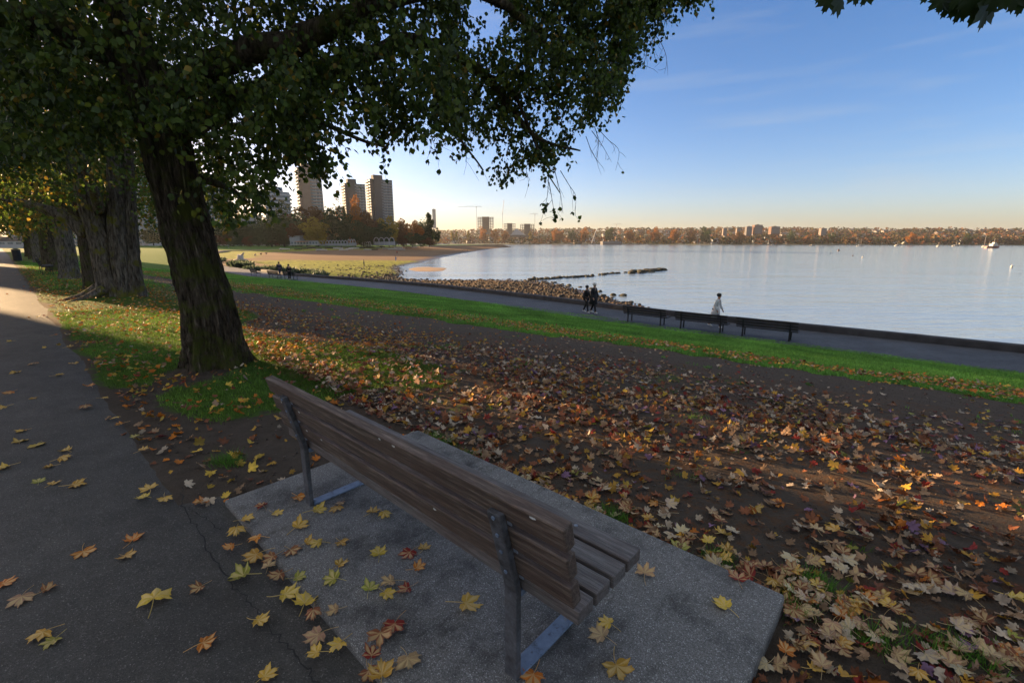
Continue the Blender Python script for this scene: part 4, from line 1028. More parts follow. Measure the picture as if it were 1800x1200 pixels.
# ------------------------------------------------------------------ ROCKS
def rock_base(seed, sub=2):
    bm = bmesh.new(); bmesh.ops.create_icosphere(bm, subdivisions=sub, radius=1)
    for v in bm.verts:
        d = v.co.normalized(); f = 1+.35*mnoise.noise(d*1.3+Vector((seed, 0, 0)))+.18*mnoise.noise(d*3.1+Vector((0, seed, 0)))
        q = max(abs(d.x), abs(d.y), abs(d.z)); v.co = d*f*(.75+.25/q*.8)
        v.co.z *= .7
    V = np.array([v.co[:] for v in bm.verts]); F = np.array([[l.index for l in f.verts] for f in bm.faces]); bm.free(); return V, F
RB = [rock_base(i*2.7+1, 1) for i in range(6)]
rv = []; rf = []; rcol = []; off = 0
for i in range(7500):
    t = rg.uniform(1.0, 7.3) if i < 7100 else rg.uniform(7.3, 9.3); k = rg.uniform(0.02, 1.06)**(1 if i < 7100 else .3)
    ti = int(t*K)*(rows+1) + int(k/1.35*rows); p = Vb[ti]+rg.normal(0, .55, 3)*np.array([1, 1, 0])
    sz = rg.uniform(.07, .27)*(1.3 if rg.random() < .12 else 1)
    V, F = RB[rg.integers(0, 6)]; a = rg.uniform(0, 6.28); c_, s_ = math.cos(a), math.sin(a)
    W = V*sz*np.array([rg.uniform(.8, 1.4), 1, rg.uniform(.7, 1.1)]); W = np.stack([W[:, 0]*c_-W[:, 1]*s_, W[:, 0]*s_+W[:, 1]*c_, W[:, 2]], -1)+p+np.array([0, 0, .08*sz])
    rv.append(W); rf.append(F+off); off += len(V); c0 = np.array([(.038, .024, .011), (.022, .016, .009), (.075, .040, .014), (.011, .009, .007)][rg.integers(0, 4)])*rg.uniform(.6, 1.3); rcol.append(np.tile(c0, (len(V), 1)))
tag(link(mesh_np('shore_rocks', np.concatenate(rv), np.concatenate(rf), np.concatenate(rcol)), 'shore_rocks', mats=M['rock_attr']), 'brown weed-covered rubble stones covering the shore beyond the seawall', 'rocks', kind='stuff')
RMESH = []
for i in range(5):
    V, F = rock_base(i*1.9+.4, 2); m_ = mesh_np('rock', V, F); m_.materials.append(M['dark_rock']); RMESH.append(m_)
def rock(p, s, lab, grp):
    o = bpy.data.objects.new('rock', RMESH[rg.integers(0, 5)]); COL.objects.link(o); o.location = p; o.rotation_euler = (0, 0, rg.uniform(0, 6.28)); o.scale = (s*rg.uniform(.9, 1.5), s, s*rg.uniform(.7, 1.1))
    tag(o, lab, 'rock', grp)
def rock_line(a, b, n, s0, s1, wob, lab, grp):
    for i in range(n):
        f = (i+rg.uniform(-.3, .3))/n; p = U(a[0]*(1-f)+b[0]*f, a[1]*(1-f)+b[1]*f, -5); p.y += rg.normal(0, wob); p.z = -4.95+rg.uniform(-.1, .12); rock(p, rg.uniform(s0, s1), lab, grp)
rock_line((930, 492), (1045, 485), 60, .22, .48, .8, 'dark stone in the thin rock line running out from the rocky shore', 'stones of the thin rock line')
rock_line((1052, 483), (1090, 480), 20, .18, .4, .5, 'dark stone in the short middle piece of the broken rock line', 'stones of the short middle rock line')
rock_line((1103, 480), (1166, 474), 46, .40, .85, 1.3, 'dark stone in the larger outer rock pile standing in the water', 'stones of the outer rock pile')
for px, py in ((1060, 520), (1070, 527), (1078, 519), (1055, 513), (1040, 508), (1068, 532), (1110, 531), (1020, 505), (1000, 502), (988, 500), (1050, 530), (1085, 533), (1095, 520), (975, 497)):
    p = U(px, py, -5); rock((p.x, p.y, -4.98), rg.uniform(.25, .45), 'small dark rock poking out of the shallow water beside the rocky shore', 'small rocks in the shallows')

# ------------------------------------------------------------------ FAR TREES
def blob_tree(seed, n=4200, leaf=.8, H=18., W=7., kind='round'):
    g_ = np.random.default_rng(seed); P = []; D = []
    nl = 26
    for k in range(nl):
        if kind == 'round': c = np.array([g_.normal(0, W*.42), g_.normal(0, W*.42), H*.55+g_.normal(0, H*.19)]); r = g_.uniform(.28, .45)*W
        elif kind == 'tall': c = np.array([g_.normal(0, W*.15), g_.normal(0, W*.15), H*(.2+.75*k/nl)]); r = W*.38*(1-.5*k/nl)
        else: f = k/nl; c = np.array([g_.normal(0, .3), g_.normal(0, .3), H*(.15+.8*f)]); r = W*.55*(1-f)+.4
        m_ = n//nl; d = g_.normal(size=(m_, 3)); d /= np.linalg.norm(d, axis=1, keepdims=True); q = c+d*r*g_.uniform(.55, 1.08, (m_, 1))
        P.append(q); D.append(d+g_.normal(0, .6, d.shape))
    P = np.concatenate(P); D = np.concatenate(D)
    V, F, C = hang_leaves(P, D, g_.uniform(.6, 1.4, len(P))*leaf, np.ones((len(P), 3)), g_, 1.3)
    me = mesh_np('crown', V, F); me.materials.append(M['leaf_far'])
    mb = MB(); mb.tube([(0, 0, -1), (.1, 0, H*.3), (0, .1, H*.6)], [.35, .28, .15], 8)
    for a in range(5): mb.tube([(0, 0, H*.28), (W*.35*math.cos(a*1.3), W*.35*math.sin(a*1.3), H*.6)], [.2, .07], 6)
    tm_ = mb.mesh('trunk'); tm_.materials.append(M['twig']); return me, tm_, H, W
BT = [blob_tree(1), blob_tree(2), blob_tree(3, W=8), blob_tree(4, kind='tall', W=5), blob_tree(5, kind='cone', W=6), blob_tree(6, n=900, W=7)]
OR, DG, YG_, BR, GG = (.27, .105, .02), (.032, .055, .020), (.26, .19, .025), (.11, .060, .025), (.080, .10, .045)
def far_tree(px, base, top, Y, k, col, lab, wid=None, grp='trees of the waterfront park'):
    b = AT(px, base, Y); h = (AT(px, top, Y).z-b.z); me_, tr_, H, W = BT[k]
    t = empty('park_tree', b, px*.37); c = link(me_, 'crown', t); c.color = (*col, 1); link(tr_, 'trunk', t)
    w = (wid/800*Y/ (2.1*W)) if wid else h/H*1.0
    t.scale = (w, w, h/H)
    tag(t, lab, 'tree', grp); return t
park = [(478, 432, 390, 300, 2, GG, 'greyish green tree standing before the curved white mid-rise', 60), (500, 432, 374, 310, 0, GG, 'big pale grey-green tree left of the tan tower', 52),
    (540, 430, 374, 330, 1, BR, 'brown-leaved tree under the tan tower', 70), (572, 430, 376, 335, 2, BR, 'brown tree right of the tan tower base', 60),
    (591, 428, 352, 330, 5, YG_, 'sparse yellow-topped tree between the tan tower and the twin towers', 30), (600, 432, 372, 300, 1, DG, 'dark evergreen mass left of the twin towers', 50),
    (560, 431, 394, 290, 0, YG_, 'bright yellow-green tree right behind the beach pavilion', 44), (625, 432, 366, 310, 0, OR, 'orange tree in front of the left twin tower', 34),
    (645, 432, 380, 312, 1, BR, 'reddish brown tree below the twin towers', 50), (640, 434, 396, 290, 2, DG, 'dark round tree behind the white beach arches', 46),
    (684, 432, 387, 320, 1, YG_, 'yellow-topped tree below the right twin tower', 36), (670, 434, 402, 300, 0, DG, 'dark tree on the right of the beach arches', 40), (700, 430, 396, 330, 2, BR, 'brownish tree right of the twin towers', 34),
    (715, 430, 396, 360, 0, OR, 'low orange tree on the point, leftmost of the round ones', 26), (730, 429, 393, 360, 1, OR, 'orange round tree in the middle of the point', 28), (743, 428, 397, 370, 2, DG, 'dark low tree near the end of the point', 24),
    (757, 428, 374, 370, 3, DG, 'tall dark tree at the tip of the point', 22), (749, 428, 379, 372, 5, GG, 'thin half-bare tree left of the tall dark tree', 20), (768, 429, 404, 375, 1, DG, 'small dark tree right at the end of the point', 14),
    (455, 430, 392, 330, 0, GG, 'grey-green tree at the back of the beach lawn', 40), (430, 430, 396, 330, 2, GG, 'dull green tree behind the red umbrella', 40), (405, 430, 392, 330, 1, GG, 'dull green tree right of the leaning trunk', 40),
    (378, 430, 394, 340, 0, GG, 'dull green tree hidden partly by the leaning trunk', 36), (520, 432, 398, 290, 1, BR, 'brown bushy tree beside the pavilion', 30), (270, 430, 400, 260, 0, GG, 'green tree between the two large trunks', 40), (340, 430, 396, 300, 2, DG, 'dark far tree right against the leaning trunk', 40), (300, 430, 398, 300, 1, BR, 'brown far tree seen left of the leaning trunk', 30)]
for a in park: far_tree(*a[:7], wid=a[7])
for i, px in enumerate(range(380, 770, 15)):
    if 655 < px < 695: continue
    far_tree(px, 433, 415+rg.uniform(-3, 5), 325, 1 if i % 2 else 2, (DG, BR, GG)[i % 3], 'dark bushy shrub in the low line behind the beach buildings', wid=26, grp='shrubs behind the beach')
# opposite shore : single trees that stand out, and the wood as one mass
oth = [(824, 424, 403, 'y', 3), (802, 424, 404, 'y', 3), (795, 424, 403, 'y', 3), (850, 424, 402, 'o', 0), (870, 424, 404, 'o', 1), (888, 424, 406, 'o', 2), (932, 424, 404, 'y', 3), (975, 425, 404, 'o', 0), (985, 425, 406, 'o', 2), (1026, 425, 403, 'o', 0), (1005, 425, 405, 'd', 1), (1070, 425, 402, 'd', 2), (1108, 426, 405, 'o', 1), (1150, 426, 403, 'o', 0), (1185, 426, 404, 'o', 2), (1215, 427, 404, 'b', 1), (1240, 427, 403, 'd', 0), (1300, 428, 408, 'b', 2), (1390, 429, 408, 'd', 0), (1460, 429, 409, 'd', 1), (1600, 430, 410, 'o', 2), (1700, 431, 411, 'd', 0)]
nmc = {'y': ('golden yellow', YG_), 'o': ('rusty orange', OR), 'd': ('dark green', DG), 'b': ('brown', BR)}
for px, b, t_, c, k in oth:
    far_tree(px, b, t_+2.5, SHY(px)*1.02, k, nmc[c][1], nmc[c][0]+' tree standing out along the opposite shore', grp=nmc[c][0]+' trees on the opposite shore')
vv = []; ff = []; cc = []; off = 0
cols = np.array([(.17, .065, .02), (.11, .05, .022), (.05, .05, .025), (.035, .045, .02), (.15, .10, .03), (.07, .045, .03)])
for i in range(3400):
    px = rg.uniform(560, 2300); f = rg.power(1.0)*1.0
    f = max(.02, f); x_, y_, z_ = hill(px, f); 
    h = rg.uniform(9, 17); w = rg.uniform(5, 10)
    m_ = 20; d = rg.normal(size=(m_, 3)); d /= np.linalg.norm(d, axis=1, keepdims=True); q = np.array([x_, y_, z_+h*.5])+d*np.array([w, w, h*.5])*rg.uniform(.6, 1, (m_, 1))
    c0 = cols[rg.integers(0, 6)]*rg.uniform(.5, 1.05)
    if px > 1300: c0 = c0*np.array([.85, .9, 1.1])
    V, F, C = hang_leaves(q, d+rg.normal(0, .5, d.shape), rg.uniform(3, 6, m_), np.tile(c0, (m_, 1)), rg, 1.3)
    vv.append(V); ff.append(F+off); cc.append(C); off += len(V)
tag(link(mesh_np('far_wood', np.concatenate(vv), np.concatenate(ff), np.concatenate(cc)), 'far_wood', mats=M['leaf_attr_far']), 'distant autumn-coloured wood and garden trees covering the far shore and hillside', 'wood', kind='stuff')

# ------------------------------------------------------------------ BUILDINGS
M['wall_tan'] = simple('tan_concrete', (.15, .115, .10), .9, 0, .1, .3); M['wall_dark'] = simple('dark_concrete', (.045, .05, .062), .9, 0, .12, .3)
M['wall_white'] = simple('white_render', (.30, .32, .35), .8, 0, .1, .3); M['glass'] = simple('window_glass', (.12, .15, .18), .15, .0, .3, .4)
M['slab_edge'] = simple('balcony_edge', (.24, .25, .27), .8, 0, .1, .3); M['wall_pale'] = simple('pale_stucco', (.26, .25, .24), .9, 0, .1, .2)
M['roof'] = simple('roof_felt', (.10, .085, .08), .9); M['brick'] = simple('brown_brick', (.11, .065, .052), .9, 0, .2, 2)
def tower(name, pxl, pxr, top, Y, lab, style, rot=R(20), floors=24):
    b = AT((pxl+pxr)/2, 430, Y); zt = AT((pxl+pxr)/2, top, Y).z; W = (pxr-pxl)/800*Y*.985
    t = empty('apartment_tower', (b.x, b.y, -2), rot); H = zt+2; h = H/floors
    if style == 'round':
        k = 28; r = W/2
        circ = lambda r_: [(r_*math.cos(2*math.pi*j/k), r_*.8*math.sin(2*math.pi*j/k)) for j in range(k)]
        mb = MB(); mb.prism(circ(r*.9), 0, H); mb.build('window_wall', M['glass'], t)
        for i in range(floors):
            mb = MB(); mb.prism(circ(r), i*h, i*h+h*.42); mb.build('balcony', M['wall_white'], t)
        mb = MB(); mb.prism(circ(r*.45), H, H+4); mb.box(-.3, .3, -.3, .3, H+4, H+7); mb.build('penthouse', M['wall_white'], t); return tag(t, lab, 'building')
    w = W*.76; d = w*.66
    # body: front (-y) faces the camera
    mb = MB(); mb.box(-w/2, w/2, -d/2, d/2, 0, H); mb.build('wall', M[{'tan': 'wall_tan', 'twin': 'wall_dark'}[style]], t)
    for i in range(floors):
        z = i*h+h*.25
        mb = MB(); mb.box(-w*.02, w/2-.3, -d/2-.25, -d/2-.02, z, z+h*.55); mb.build('window_band', M['glass'], t)
        mb = MB(); mb.box(w*.06, w/2+.2, -d/2-1.1, -d/2-.02, z-h*.2, z-.05)
        for xx in (w*.2, w*.35): mb.box(xx, xx+.4, -d/2-.9, -d/2-.26, z-.04, z+h*.55)
        mb.build('balcony', M['slab_edge'], t)
        mb = MB(); mb.box(-w/2-1.5, -w/2-.02, -d*.42, -d*.08, z-h*.2, z+h*.12); mb.box(-w/2-1.5, -w/2-.02, d*.05, d*.4, z-h*.2, z+h*.12); mb.build('balcony', M['slab_edge'], t)
        mb = MB(); mb.box(-w/2-.1, -w/2-.01, -d*.4, -d*.1, z+h*.14, z+h*.7); mb.box(-w/2-.1, -w/2-.01, d*.07, d*.38, z+h*.14, z+h*.7); mb.build('window_band', M['glass'], t)
    mb = MB(); mb.box(-w*.36, -w*.04, -d/2-1.6, -d*.1, 0, H+h*.5); mb.build('stair_shaft', M['wall_dark' if style == 'twin' else 'wall_tan'], t)
    mb = MB(); mb.box(-w*.30, w*.12, -d*.25, d*.25, H, H+h*1.9); mb.build('penthouse', M['wall_dark'], t)
    mb = MB(); mb.box(-w/2-.3, w/2+.3, -d/2-.3, d/2+.3, H+.01, H+.5); mb.build('roof', M['roof'], t)
    return tag(t, lab, 'building')
tower('t', 473, 518, 338, 420, 'curved white mid-rise with stacked balconies behind the park trees', 'round', floors=14)
tower('t', 529, 577, 298, 480, 'tan slab tower partly hidden by the hanging leaves', 'tan', R(32), 24)
tower('t', 606, 650, 325, 520, 'left and smaller-looking of the two dark twin towers', 'twin', R(34), 22)
tower('t', 648, 697, 318, 470, 'right and nearer of the two dark twin towers above the park', 'twin', R(34), 24)
def block(pxl, pxr, base, top, Y, lab, m='wall_white', grp=None, name='apartment_building', floors=4, rot=0, depth=None):
    c = AT((pxl+pxr)/2, base, Y); w = (pxr-pxl)/800*Y; H = AT((pxl+pxr)/2, top, Y).z-c.z; d = depth or w*.7
    t = empty(name, c, rot); mb = MB(); mb.box(-w/2, w/2, 0, d, -3, H); mb.build('wall', M[m], t)
    mb = MB(); mb.box(-w/2-.3, w/2+.3, -.3, d+.3, H+.01, H+.4); mb.box(-w*.15, w*.12, d*.3, d*.6, H+.41, H+2.2); mb.build('roof', M['roof'], t)
    h = H/floors; nw = max(2, int(w/4))
    for i in range(floors):
        if floors > 4:
            mb = MB(); mb.box(-w*.46, w*.46, -.12, -.02, i*h+h*.3, i*h+h*.8); mb.build('window_band', M['glass'], t); continue
        for k in range(nw):
            x0 = -w/2+w*(k+.2)/nw; mb = MB(); mb.box(x0, x0+w*.6/nw, -.12, -.02, i*h+h*.3, i*h+h*.8); mb.build('window', M['glass'], t)
    return tag(t, lab, 'building', grp)
block(395, 425, 428, 388, 400, 'pale low apartment block seen through leaves right of the leaning trunk')
block(428, 455, 428, 378, 420, 'white apartment block glimpsed through the hanging leaves', floors=6)
block(452, 474, 428, 394, 400, 'small pale block left of the curved white mid-rise', m='wall_pale')
block(250, 282, 430, 392, 380, 'pale block far off between the two big trunks')
for i_, (a_, b_, tp_, Y_, ad_) in enumerate([(30, 95, 296, 345, 'leftmost'), (105, 170, 300, 360, 'second from the left'), (182, 245, 292, 375, 'third from the left'), (262, 322, 300, 385, 'fourth from the left'), (345, 402, 306, 400, 'rightmost')]):  # towers added behind the crowns, sized to shade the upper beach
    block(a_, b_, 430, tp_, Y_, 'added tall block hidden behind trees, shading the beach, '+ad_+' of five', 'wall_pale', floors=20, rot=R(25))
block(-60, 40, 432, 424, 230, 'long low pale building at the far end of the walkway', floors=1)
# blocks added out of view to shade the lawn, with gaps for sun streaks
A2_ = np.array([-.881, .472]); A2_ /= np.linalg.norm(A2_); B2_ = np.array([A2_[1], -A2_[0]])   # B2_: to the right of the sun direction
def AQ(a, q): p = A2_*a+B2_*q; return p
def blocker(q0, q1, a, H, lab):
    c = AQ(a, (q0+q1)/2); t = empty('apartment_building', (c[0], c[1], -2), math.atan2(A2_[1], A2_[0])); w = (q1-q0)/2; H = H+2
    mb = MB(); mb.box(0, 12, -w, w, 0, H); mb.build('wall', M['brick'], t)
    mb = MB(); mb.box(-.1, 12.1, -w+.05, w-.05, H+.01, H+.5); mb.build('roof', M['roof'], t)
    for i in range(int(H/3.2)):
        mb = MB(); mb.box(-.1, -.02, -w+.8, w-.8, i*3.2+1, i*3.2+2.5); mb.build('window_band', M['glass'], t)
    return tag(t, lab, 'building')
blocker(-24, 3.9, 64, 18, 'added unseen brick block shading the foreground, nearest the camera'); blocker(6.05, 11.6, 80, 20, 'added unseen brick block shading the foreground, second in line'); blocker(13.2, 17, 122, 19, 'added unseen low brick block between the second and the taller third'); blocker(17, 19.5, 122, 25, 'added unseen brick block shading the lawn, third in line')
blocker(19.5, 27, 150, 27, 'added unseen brick block shading the lawn, fourth in line'); blocker(27, 38, 190, 36, 'added unseen brick block shading the lawn, last in line')

# pavilion and beach buildings
def pavilion():
    Y = 285; c = AT(535, 431, Y); t = empty('beach_pavilion', c)
    u = Y/800.
    mb = MB(); mb.box(-24*u, 25*u, 0, 8, 0, 7*u); mb.build('lower_wall', M['wall_white'], t)
    mb = MB(); mb.box(-26*u, -8*u, 1, 7, 7*u+.02, 15*u); mb.build('upper_wall', M['wall_white'], t)
    mb = MB(); mb.box(-27*u, -7*u, .4, 7.6, 15*u+.01, 16.2*u); mb.box(-7*u, 27*u, -.4, 8.4, 7*u+.02, 8*u); mb.build('roof', M['wall_pale'], t)
    for k in range(9): mb = MB(); mb.box(-22*u+k*5.2*u, -19*u+k*5.2*u, -.1, -.01, 2*u, 5.5*u); mb.build('window', M['glass'], t)
    mb = MB(); mb.box(-12*u, 8*u, -3, -.12, 5.6*u, 6.2*u); mb.build('storefront_strip', simple('orange_lit_strip', (.5, .17, .03), .8), t)  # orange colour carries the warm light on the storefront
    return tag(t, 'white two-level beach pavilion with orange storefront light painted on a strip behind the sand', 'pavilion')
pavilion()
def arches(px0, px1, base, top, Y, n, lab):
    c = AT((px0+px1)/2, base, Y); u = Y/800; w = (px1-px0)*u; H = (base-top)*u; t = empty('arched_shelter', c)
    for k in range(n):
        x0 = -w/2+w*k/n; x1 = x0+w/n; mb = MB(); P = [(x0+.05+(x1-x0-.1)*(1-math.cos(a))/2, 0, H*.55+H*.43*math.sin(a)) for a in np.linspace(0, math.pi, 9)]
        mb.tube([(x0+.05, 0, 0)]+P+[(x1-.05, 0, 0)], .22, 6); mb.build('arch', M['wall_white'], t)
    mb = MB(); mb.box(-w/2, w/2, 1.5, 2.2, 0, H*.45); mb.build('low_wall', M['wall_white'], t); return tag(t, lab, 'shelter')
arches(563, 610, 432, 423, 285, 9, 'long low white railing shelter at the back of the sand'); arches(612, 625, 432, 421, 285, 3, 'tiny white arched kiosk between the two longer shelters')
arches(637, 652, 432, 425, 290, 4, 'small low white shelter left of the tall white arches'); arches(658, 693, 431, 418, 290, 4, 'white arched beach shelter with the tallest arches')

# construction and far-shore structures
M['frame'] = simple('raw_concrete', (.09, .085, .09), .9)
def site(pxl, pxr, base, top, Y, lab, fl=7):
    c = AT((pxl+pxr)/2, base, Y); u = Y/800; w = (pxr-pxl)*u; H = (base-top)*u; t = empty('unfinished_building', c)
    mb = MB()
    for i in range(fl+1): mb.box(-w/2, w/2, 0, w*.7, H*i/fl-.4, H*i/fl+.4)
    mb.build('floor_slab', M['frame'], t); mb = MB()
    for k in range(7):
        for yy in (0.3, w*.6): x0 = -w/2+w*k/6.3; mb.box(x0, x0+.9, yy, yy+.9, .41, H-.41)
    mb.build('column', M['frame'], t); mb = MB(); mb.box(-w*.22, w*.22, w*.15, w*.5, -20, H+2); mb.build('core', M['frame'], t); return tag(t, lab, 'building')
site(840, 867, 401, 383, 1600, 'unfinished concrete tower with open floors and a crane to its left'); site(886, 906, 405, 394, 1600, 'lower unfinished block right of the open-floored tower', 4); site(915, 939, 406, 395, 1600, 'unfinished block beside the short crane on the far shore', 4)
M['crane'] = simple('crane_steel', (.28, .25, .24), .7, .3)
def crane(px, base, top, Y, j0, j1, lab, luff=None):
    c = AT(px, base, Y); u = Y/800; H = (base-top)*u; t = empty('tower_crane', c); mb = MB(); mb.box(-.4, .4, -.4, .4, 0, H); mb.build('mast', M['crane'], t)
    mb = MB()
    if luff: mb.tube([(0, 0, H), (luff[0]*u, 0, H+luff[1]*u)], .6, 5)
    else: mb.box(j0*u, j1*u, -.3, .3, H, H+.6); mb.tube([(j0*u*.6, 0, H+.8), (0, 0, H+5), (j1*u*.9, 0, H+.8)], .2, 4)
    mb.build('jib', M['crane'], t); mb = MB(); mb.box(-1, 1, -1, 1, H-3, H-.1); mb.build('cab', M['crane'], t); return tag(t, lab, 'crane')
crane(838, 402, 366, 1550, -31, 9, 'tall tower crane with a long level jib left of the open-floored tower'); crane(883.5, 402, 377, 1550, 0, 0, 'luffing crane with a steep raised jib', luff=(2.5, 22)); crane(940, 404, 378, 1550, -9, 5, 'short tower crane right under the hanging twigs'); crane(1083, 408, 395, 1800, -6, 9, 'small distant crane above the far trees, rightmost')
def tent():
    Y = 1300; c = AT(911, 413, Y); u = Y/800; t = empty('tent_roof_building', c)
    mb = MB(); a = 13*u; mb.add([(-a, -5, 0), (a, -5, 0), (a, 20, 0), (-a, 20, 0), (-.25*a, -5, 11*u), (-.25*a, 20, 11*u), (.35*a, -5, 5*u), (.35*a, 20, 5*u)], [(0, 6, 4), (0, 1, 6), (3, 5, 7), (3, 7, 2), (0, 4, 5, 3), (4, 6, 7, 5), (6, 1, 2, 7)])
    mb.build('roof', M['wall_white'], t); mb = MB(); mb.box(-a*.9, a*.9, -3, 18, -6, 0); mb.build('wall', M['frame'], t); return tag(t, 'building with a pointed white roof among the orange shore trees', 'building')
tent()
def ramp_():
    Y = 1100; u = Y/800; c = AT(1042, 428, Y); t = empty('slanting_gantry', c); mb = MB()
    mb.tube([(-2*u, 0, 0), (5*u, 0, 22*u)], 1.2, 6); mb.build('beam', M['wall_pale'], t); mb = MB(); mb.tube([(3*u, 0, 0), (5*u, 0, 22*u)], .6, 6); mb.tube([(-6*u, 0, 0), (5*u, 0, 0.5)], .8, 6); mb.build('leg', M['frame'], t)
    return tag(t, 'tall slanting pale gantry at the waterside of the opposite shore', 'gantry')
ramp_()
block(1060, 1092, 428, 424.5, 1080, 'low grey jetty shed at the water below the far trees', 'frame', floors=1)
for i, (a, b, ba, to, lab, m_) in enumerate([(1270, 1278, 412, 400, 'narrow block, leftmost of the far towers', 'wall_tan'), (1294, 1302, 411, 400, 'brownish block left of the far tower cluster', 'wall_tan'), (1311, 1322, 412, 397, 'tall grey block in the far tower cluster', 'frame'), (1325, 1340, 410, 394, 'widest tower of the far cluster', 'brick'), (1355, 1371, 410, 397, 'broad brown block right of the far cluster', 'brick'), (1442, 1453, 412, 400, 'lone pale block on the far hillside', 'wall_tan'), (1433, 1442, 424, 416, 'low white building near the water under the lone block', 'wall_white'), (760, 767, 400, 368, 'slender pale tower rising behind the point', 'wall_pale')]):
    block(a+.8, b-.8, ba, to+(1.5 if i < 7 else 0), 1250 if i < 7 else 1500, lab, m_, floors=9)
hm = []
for i, m_ in enumerate(('wall_white', 'wall_pale', 'wall_tan')):
    mb = MB(); mb.box(-6, 6, -5, 5, -4, 6, 0); mb.add([(-6.5, -5.5, 6.02), (6.5, -5.5, 6.02), (6.5, 5.5, 6.02), (-6.5, 5.5, 6.02), (-6.5, 0, 9.5), (6.5, 0, 9.5)], [(0, 1, 5, 4), (2, 3, 4, 5), (0, 4, 3), (1, 2, 5)], 1)
    q = mb.mesh('house'); q.materials.append(M[m_]); q.materials.append(M['roof']); hm.append(q)
for i in range(170):
    px = rg.uniform(960, 1820) if i > 25 else rg.uniform(780, 960); f = rg.uniform(.05, .9); x_, y_, z_ = hill(px, f)
    o = bpy.data.objects.new('house', hm[rg.integers(0, 3)]); COL.objects.link(o); o.location = (x_, y_, z_+3); o.rotation_euler.z = rg.uniform(-.6, .6); sc = rg.uniform(.7, 1.3); o.scale = (sc*1.2, sc, sc)
    tag(o, 'small pale house half hidden among the trees of the far hillside', 'house', 'houses on the far hillside')

# ------------------------------------------------------------------ BOATS, BUOYS
M['hull_w'] = simple('white_hull', (.36, .35, .33), .6, 0, .05, 1); M['hull_d'] = simple('dark_hull', (.05, .03, .03), .5, 0, .1, 1); M['hull_r'] = simple('red_hull', (.16, .035, .03), .5, 0, .1, 1)
def hull_mb(Ln, Wd, Ht):
    mb = MB(); st_ = [(-.5, .75, 1.0), (-.2, 1, .9), (.15, .95, .95), (.38, .55, 1.1), (.5, .03, 1.25)]; vs = []
    for (t_, w_, h_) in st_: vs += [(t_*Ln, -w_*Wd/2, Ht*h_), (t_*Ln, -w_*Wd*.3, -.3), (t_*Ln, w_*Wd*.3, -.3), (t_*Ln, w_*Wd/2, Ht*h_)]
    fs = [(i*4+j, i*4+j+1, (i+1)*4+j+1, (i+1)*4+j) for i in range(4) for j in range(3)]+[(i*4, (i+1)*4, (i+1)*4+3, i*4+3) for i in range(4)]+[(0, 3, 2, 1), (16, 17, 18, 19)]
    mb.add(vs, fs); return mb
def sailboat(px, py, lab, rot=.3, Ln=10, mast=13, hull='hull_w', grp=None):
    p = U(px, py, -5); t = empty('sailboat', p, rot); hull_mb(Ln, 3, 1.1).build('hull', M[hull], t)
    mb = MB(); mb.box(-.25*Ln, .12*Ln, -.9, .9, 1.15, 1.8); mb.build('cabin', M['hull_w'], t)
    if mast: mb = MB(); mb.tube([(.05*Ln, 0, 1.1), (.05*Ln, 0, mast)], .13, 6); mb.build('mast', M['crane'], t); mb = MB(); mb.tube([(.04*Ln, 0, 2.2), (-.42*Ln, 0, 2.3)], .22, 6); mb.build('boom', M['hull_w'], t)
    return tag(t, lab, 'boat', grp)
for i, (px, py, mh, lab) in enumerate([(1142, 429, 13, 'moored sailboat in front of the orange woods, leftmost with a tall mast'), (1259, 429.5, 11, 'dark-masted boat left of the far tower cluster'), (1290, 430, 12, 'sailboat directly below the far tower cluster'), (1309, 430, 9, 'small sailboat right of the one below the far towers'), (1332, 430, 0, 'tiny mastless boat below the widest far tower'), (1358, 430.5, 0, 'small white motorboat below the broad brown block'),
        (1512, 433, 11, 'white sailboat alone in mid-bay, right of the lone hillside block'), (1577, 432.5, 8, 'small white sailboat between two larger ones'), (1649, 433.5, 6, 'short white boat left of the rightmost pair'), (1680, 433, 8, 'small sailboat left of the anchored ship'), (1034, 428, 0, 'small pale motorboat under the slanting gantry'), (994, 428, 0, 'small white motorboat along the opposite shore'), (1386, 428, 0, 'faint little boat close to the far shore')]):
    sailboat(px, py, lab, rot=.4*(i % 3)-.3, Ln=9, mast=mh)
sailboat(1428, 432, 'small dark boat with no mast in the middle of the bay', 0, 9, 0, 'hull_d')
sailboat(1729, 434.5, 'sailboat with tall mast moored just left of the ship', .5, 10, 15)
p = U(1744, 436, -5); t = empty('fishing_ship', p, .1); hull_mb(17, 5, 2).build('hull', M['hull_r'], t); mb = MB(); mb.box(-2, 4, -1.8, 1.8, 2.1, 4.6); mb.box(0, 3, -1.2, 1.2, 4.61, 6.2); mb.build('wheelhouse', M['hull_w'], t)
mb = MB(); mb.tube([(1, 0, 6.2), (1, 0, 10)], .15, 6); mb.tube([(-6, 0, 2), (-4, 0, 7)], .15, 6); mb.build('mast', M['crane'], t); tag(t, 'dark red-hulled fishing ship with a white wheelhouse at the right edge of the bay', 'ship')
for px, py, r_, m_, lab in ((1778, 470, .32, 'hull_w', 'white buoy floating near the right edge of the water'), (1474, 441, .9, 'hull_d', 'dark round buoy in the middle of the bay'), (1499, 450, .3, 'hull_d', 'tiny dark buoy right of the dark round one'), (1516, 453, .3, 'hull_w', 'tiny pale buoy in mid-bay'), (1460, 446, .3, 'hull_w', 'tiny pale buoy left of the dark round one')):
    p = U(px, py, -5); mb = MB(); mb.ball((0, 0, .2), r_, 12, 8); mb.tube([(0, 0, .2), (0, 0, .2+r_*1.9)], r_*.25, 6); o = mb.build('buoy', M[m_], smooth=True); o.location = p; tag(o, lab, 'buoy')

